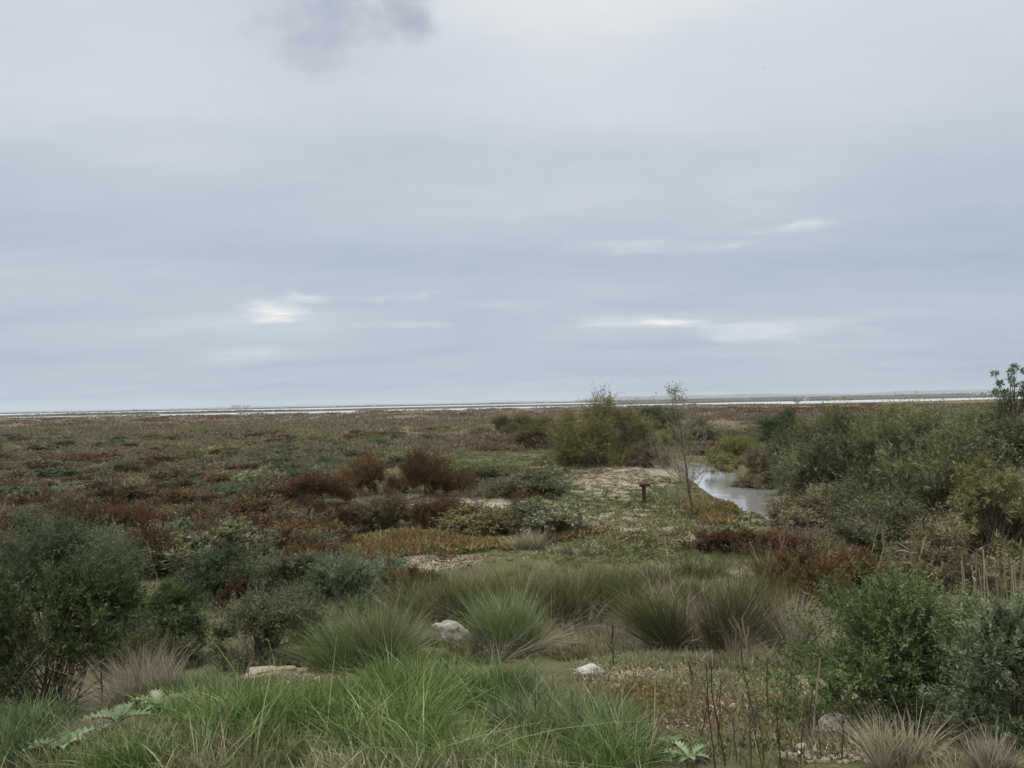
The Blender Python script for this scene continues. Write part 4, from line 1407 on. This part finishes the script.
stalk('grey dead stem in front of the corner bush', [(42, 715), (45, 690), (47, 660)], 1.5, 'dead', 44, 4)
stalk('dark dead twig between corner bush and dry tussock', [(101, 715), (102, 690), (101, 665)], 1.2, 'darkstem', 45, 3)
stalk('fallen dark twig lying across the litter', [(735, 738), (765, 742), (800, 748), (815, 750)], 1.4, 'darkstem', 46, 4, name='fallen_twig', cat='twig', kid_len=9)
stalk('crooked pale branch lying under the leafy corner bush', [(828, 712), (846, 701), (860, 699), (872, 697)], 1.7, 'dead', 47, 3, name='fallen_branch', cat='branch', kid_len=16)
stalk('pale grass stem arching over the grass at the near edge', [(330, 770), (318, 740), (300, 722)], 1.0, 'rushgreen', 48, 0, name='long_straw')
stalk('yellowish dry stem lying among the near grass', [(600, 765), (625, 735), (648, 715)], 1.1, 'reed', 49, 0, name='long_straw')


def reed(label, px, py, hpx, seed, nleaf=6, leafy=True, mat='dead', lean=0., group=None, wide=1.0, name='reed', cat='reed'):
    rng = np.random.default_rng(seed)
    g = at(px, py)
    k = g.y / F
    h = hpx * k
    root = tag(link(name, None, None, (g.x, g.y, g.z - .05)), label, cat, group)
    A = Acc()
    t = np.linspace(0, 1, 8)[:, None]
    top = np.array([lean * h, rng.normal() * .06 * h, h])
    pts = t * top + np.array([lean * .25 * h, 0, 0]) * t * t
    A.tube(pts, np.linspace(.6, .3, 8) * k * wide, rng.uniform(.4, .9), 6)
    link('stem', A.mesh('stem', [M[mat]], smooth=True), root)
    if leafy:
        B = Acc()
        i = rng.integers(3, 8, nleaf)
        az = rng.uniform(0, 6.283, nleaf)
        D = unit(np.stack([np.cos(az), np.sin(az), np.full(nleaf, 1.0)], 1))
        Bd = np.stack([np.cos(az) * .3, np.sin(az) * .3, np.full(nleaf, -.5)], 1)
        B.blades(pts[i], D, Bd, 10 * k * wide * rng.uniform(.6, 1.2, nleaf), 1.1 * k * wide, rng.uniform(.3, 1, nleaf), rng, 5, pw=2.5)
        link('leaves', B.mesh('leaves', [M['reed']]), root)
    return root


reed('giant reed with pale blue green leaves and grey side canes behind the leafy bush', 917, 592, 40, 1, 12, wide=1.5, lean=-.1)
stalk('pale grey cane slanting to the left of the giant reed', [(916, 590), (914, 560), (906, 548), (896, 542)], 1.2, 'dead', 60, 0, name='cane')
stalk('pale grey cane slanting to the right of the giant reed', [(918, 590), (918, 562), (923, 548), (926, 536)], 1.1, 'dead', 61, 0, name='cane')
_rr = np.random.default_rng(17)
for i in range(26):
    px = 966 + i * 2.3 + _rr.normal() * 1.5
    o = reed('pale straight dead reed in the stand behind the leafy corner bush', px, 618 + _rr.uniform(-4, 4), _rr.uniform(40, 84), 70 + i, 2, i % 3 == 0, lean=_rr.normal() * .04, group='dead reeds behind the leafy corner bush')
stalk('thin leaning reed stem over the rust fringe where the creek ends', [(873, 590), (878, 568), (884, 548), (882, 528)], .7, 'dead', 62, 0, name='cane')
stalk('slender pale cane above the deep rust bush', [(862, 600), (868, 570), (876, 535), (880, 520)], .6, 'dead', 63, 0, name='cane')
for i, (px, py, h_, lab) in enumerate(((800, 572, 28, 'pale dry stalk, leftmost of three above the deep rust bush'), (812, 574, 34, 'pale dry branching stalk, middle of three above the deep rust bush'), (780, 566, 24, 'grey dry stalk on the bank where the creek ends'))):
    stalk(lab, [(px, py), (px + 2, py - h_ * .5), (px + 1, py - h_)], .7, 'dead', 80 + i, 7)


def thistle(label, px, py, wpx, seed, n=9):
    """a rosette of long lobed leaves"""
    rng = np.random.default_rng(seed)
    g = at(px, py)
    k = g.y / F
    L = wpx * k * .68
    root = tag(link('thistle', None, None, (g.x, g.y, g.z + .02)), label, 'plant')
    for i in range(n):
        az = i / n * 6.283 + rng.normal() * .25
        o = np.array([math.cos(az), math.sin(az), 0])
        el = rng.uniform(.6, 1.8)
        D = unit(o + np.array([0, 0, el]))
        side = np.array([-o[1], o[0], 0])
        ll = L * rng.uniform(.65, 1.1)
        S = 14
        V, Q = [], []
        for s in range(S + 1):
            t = s / S
            c = D * ll * t + (o * .2 - np.array([0, 0, .55])) * ll * t * t
            w = ll * .17 * math.sin(math.pi * min(1, .12 + t * .9)) * (1.25 if s % 2 else .45)
            up = np.array([0, 0, .25 * w])
            tip = D * (.06 * ll if s % 2 else 0)
            V += [c - side * w + up + tip, c, c + side * w + up + tip]
            if s:
                b = 3 * s
                Q += [[b - 3, b - 2, b + 1, b], [b - 2, b - 1, b + 2, b + 1]]
        A = Acc()
        t0 = rng.uniform(.2, .9)
        A.add(V, Q, np.clip(np.tile([t0 - .1, t0 + .15, t0 - .1], S + 1), 0, 1))
        link('leaf', A.mesh('leaf', [M['thistle']]), root)


thistle('pale lobed thistle low in the grass of the near left corner', 62, 755, 64, 1, 9)
thistle('white green thistle between the low one and the dry tussock', 118, 727, 60, 2, 9)
thistle('pale thistle with one long bright leaf below the dry tussock', 160, 712, 56, 3, 8)
thistle('small pale green thistle in the middle of the grass', 540, 740, 30, 4, 7)
thistle('pale broad leaved plant beside the tilted boulder', 425, 690, 34, 5, 6)
thistle('green lobed plant at the foot of the dark stalk pair', 690, 762, 44, 6, 8)
thistle('grey lobed plant by the pale leaning stick', 672, 748, 30, 7, 7)


# ------------------------------------------------------------------ far shore: land spits, scrub, houses, birds
def scrub_line(name, x0, x1, y, n, h, seed, kind='stuff', deep=40):
    rng = np.random.default_rng(seed)
    A = Acc()
    x = rng.uniform(x0, x1, n)
    yy = y + rng.uniform(-deep, deep, n)
    r = h * rng.uniform(.8, 2.2, n)
    hh = h * rng.uniform(.35, 1, n) * (.55 + .45 * np.sin(x * .012 + seed) * np.sin(x * .031))
    per = 26
    i = np.repeat(np.arange(n), per)
    a, q = rng.uniform(0, 6.283, n * per), np.sqrt(rng.uniform(0, 1, n * per))
    P = np.stack([x[i] + np.cos(a) * q * r[i], yy[i] + np.sin(a) * q * r[i], np.abs(hh[i]) * np.sqrt(1 - q * q * .9) * rng.uniform(.1, 1, n * per)], 1)
    A.leaves(P, unit(rng.normal(size=(n * per, 3)) + np.array([0, 0, .6])), h * .5, h * .3, np.clip(rng.normal(.4, .15, n * per), 0, 1), rng)
    tag(link(name, A.mesh(name, [M['tamarisk']])), kind=kind)


scrub_line('shore_scrub', -900, 900, 740, 800, 1.1, 3, deep=60)
scrub_line('shore_scrub', -520, -240, 800, 260, 2.4, 4, deep=50)
scrub_line('far_wood', -2300, 2400, 2100, 1300, 5.0, 5, deep=90)
scrub_line('far_wood', 300, 3000, 3600, 900, 9.0, 6, deep=200)

M['white_wall'] = solid_mat('white wall', [(.3, (.62, .6, .56)), (.7, (.78, .77, .74))], .5, bump=0)
M['roof'] = solid_mat('tiled roof', [(.3, (.20, .16, .14)), (.7, (.28, .23, .2))], .5, bump=0)


def house(label, px, y, w, dpt, h, seed):
    x = ray(px, 400).x * y
    root = tag(link('farmhouse', None, None, (x, y, 0), .2), label, 'house')
    A = Acc()
    a, b = w / 2, dpt / 2
    V = [(-a, -b, 0), (a, -b, 0), (a, b, 0), (-a, b, 0), (-a, -b, h), (a, -b, h), (a, b, h), (-a, b, h)]
    A.add(V, [[0, 1, 5, 4], [1, 2, 6, 5], [2, 3, 7, 6], [3, 0, 4, 7]], np.zeros(8))
    link('walls', A.mesh('walls', [M['white_wall']]), root)
    B = Acc()
    o = .6
    V = [(-a - o, -b - o, h), (a + o, -b - o, h), (a + o, 0, h * 1.45), (-a - o, 0, h * 1.45), (a + o, b + o, h), (-a - o, b + o, h), (-a, 0, h * 1.4), (a, 0, h * 1.4)]
    B.add(V, [[0, 1, 2, 3], [3, 2, 4, 5], [0, 3, 3, 5], [1, 4, 2, 2]][:2], np.zeros(8))
    link('roof', B.mesh('roof', [M['roof']]), root)
    for i in range(int(w // 4)):
        C = Acc()
        cx = -a + 2 + i * 4
        C.add([(cx - .6, -b - .03, h * .35), (cx + .6, -b - .03, h * .35), (cx + .6, -b - .03, h * .75), (cx - .6, -b - .03, h * .75)], [[0, 1, 2, 3]], np.zeros(4))
        link('window', C.mesh('window', [M['farland']]), root)


house('long white farmhouse on the far shore behind the sparse twig tree', 992, 1950, 20, 9, 5, 1)
house('white farmhouse on the far shore in line with the sparse twig tree, smaller one', 980, 2100, 14, 9, 5, 2)
house('white house alone on the lagoon shore above the tallest grey green tamarisk', 806, 760, 4.0, 3.5, 2.2, 3)
house('pale house on the left horizon, bigger of two', 236, 2250, 26, 12, 9, 4)
house('pale house on the left horizon, smaller of two', 246, 2300, 18, 12, 8, 5)


def bird_flying(label, px, py, d, span, seed, rz, bank):
    v = ray(px, py)
    root = tag(link('bird', None, None, (v.x * d, d, CAMZ + v.z * d)), label, 'bird')
    A = Acc()
    s = span / 2
    t = np.linspace(0, 1, 7)
    A.tube(np.stack([np.zeros(7), (t - .5) * span * .5, .01 * np.sin(t * 3)], 1), np.array([.012, .05, .075, .08, .06, .03, .01]) * span, .3, 8)
    for sg in (-1, 1):
        xs = np.array([.04, .35, .7, 1.0]) * s * sg
        zz = np.array([0, .12, .14, .06]) * s
        fr = np.array([.16, .20, .10, -.16]) * s
        bk = np.array([-.14, -.10, -.14, -.2]) * s
        V = np.concatenate([np.stack([xs, fr, zz], 1), np.stack([xs, bk, zz], 1), np.stack([xs, (fr + bk) / 2, zz + .02 * s], 1)])
        Q = []
        for i in range(3):
            Q += [[i, i + 1, 8 + i + 1, 8 + i], [8 + i, 8 + i + 1, 4 + i + 1, 4 + i]]
        A.add(V, Q, np.full(12, .3))
    A.add([(-.02 * s, -.45 * s, 0), (.02 * s, -.45 * s, 0), (.16 * s, -.8 * s, 0), (-.16 * s, -.8 * s, 0)], [[0, 1, 2, 3]], np.full(4, .3))
    o = link('body', A.mesh('body', [M['darkstem']], smooth=True), root)
    root.rotation_euler = (.2, bank, rz)
    return root


bird_flying('small dark bird high in the sky on the brighter side', 765, 67, 90, .30, 1, .6, .5)
bird_flying('faint small bird in the grey middle of the sky', 391, 180, 150, .30, 2, -1.0, .3)
bird_flying('tiny dark bird at the top of the sky beside the dark cloud', 240, 4, 90, .26, 3, .2, -.4)


def wader(px, y, white, seed):
    rng = np.random.default_rng(seed)
    x = ray(px, 410).x * y
    lab = 'white long legged bird standing at the lagoon edge' if white else 'dark long legged bird standing at the lagoon edge'
    root = tag(link('wading_bird', None, None, (x, y, -.3), rng.uniform(0, 6)), lab, 'bird', ('white' if white else 'dark') + ' birds at the lagoon edge')
    A = Acc()
    A.tube([(-.45, 0, .95), (-.25, 0, 1.02), (0, 0, 1.05), (.2, 0, 1.08), (.3, 0, 1.2), (.33, 0, 1.4), (.36, 0, 1.55), (.44, 0, 1.56), (.56, 0, 1.48)], [.02, .13, .19, .14, .06, .045, .045, .06, .015], .9 if white else .2, 8)
    link('body', A.mesh('body', [M['white_wall'] if white else M['darkstem']], smooth=True), root)
    for s in (-1, 1):
        B = Acc()
        B.tube([(0, s * .06, .95), (.03, s * .06, .5), (0, s * .06, 0), (.12, s * .06, -.02)], [.03, .02, .018, .015], .5, 5)
        link('leg', B.mesh('leg', [M['darkstem']]), root)


for i, (px, w) in enumerate(((273, 1), (277, 0), (281, 0), (284, 0), (287, 1), (280, 1), (320, 1), (322, 1))):
    wader(px, 500 + 9 * (i % 3), bool(w), i)


# ------------------------------------------------------------------ air
HAZE = 0.00012
def build_haze():
    V = [(x, y, z) for z in (-2.0, 60.0) for (x, y) in ((-9800, -380), (9800, -380), (9800, 8600), (-9800, 8600))]
    me = bpy.data.meshes.new('haze')
    me.from_pydata(V, [], [(3, 2, 1, 0), (4, 5, 6, 7), (0, 1, 5, 4), (1, 2, 6, 5), (2, 3, 7, 6), (3, 0, 4, 7)])
    m = bpy.data.materials.new('haze air')
    m.use_nodes = True
    m.node_tree.nodes.clear()
    T = NT(m.node_tree)
    v = T.new('ShaderNodeVolumePrincipled')
    v.inputs['Color'].default_value = (.86, .92, 1.0, 1)
    v.inputs['Density'].default_value = HAZE
    v.inputs['Anisotropy'].default_value = .2
    o = T.new('ShaderNodeOutputMaterial')
    T.l.new(v.outputs[0], o.inputs['Volume'])
    me.materials.append(m)
    tag(link('haze', me), kind='stuff')


if HAZE:
    build_haze()
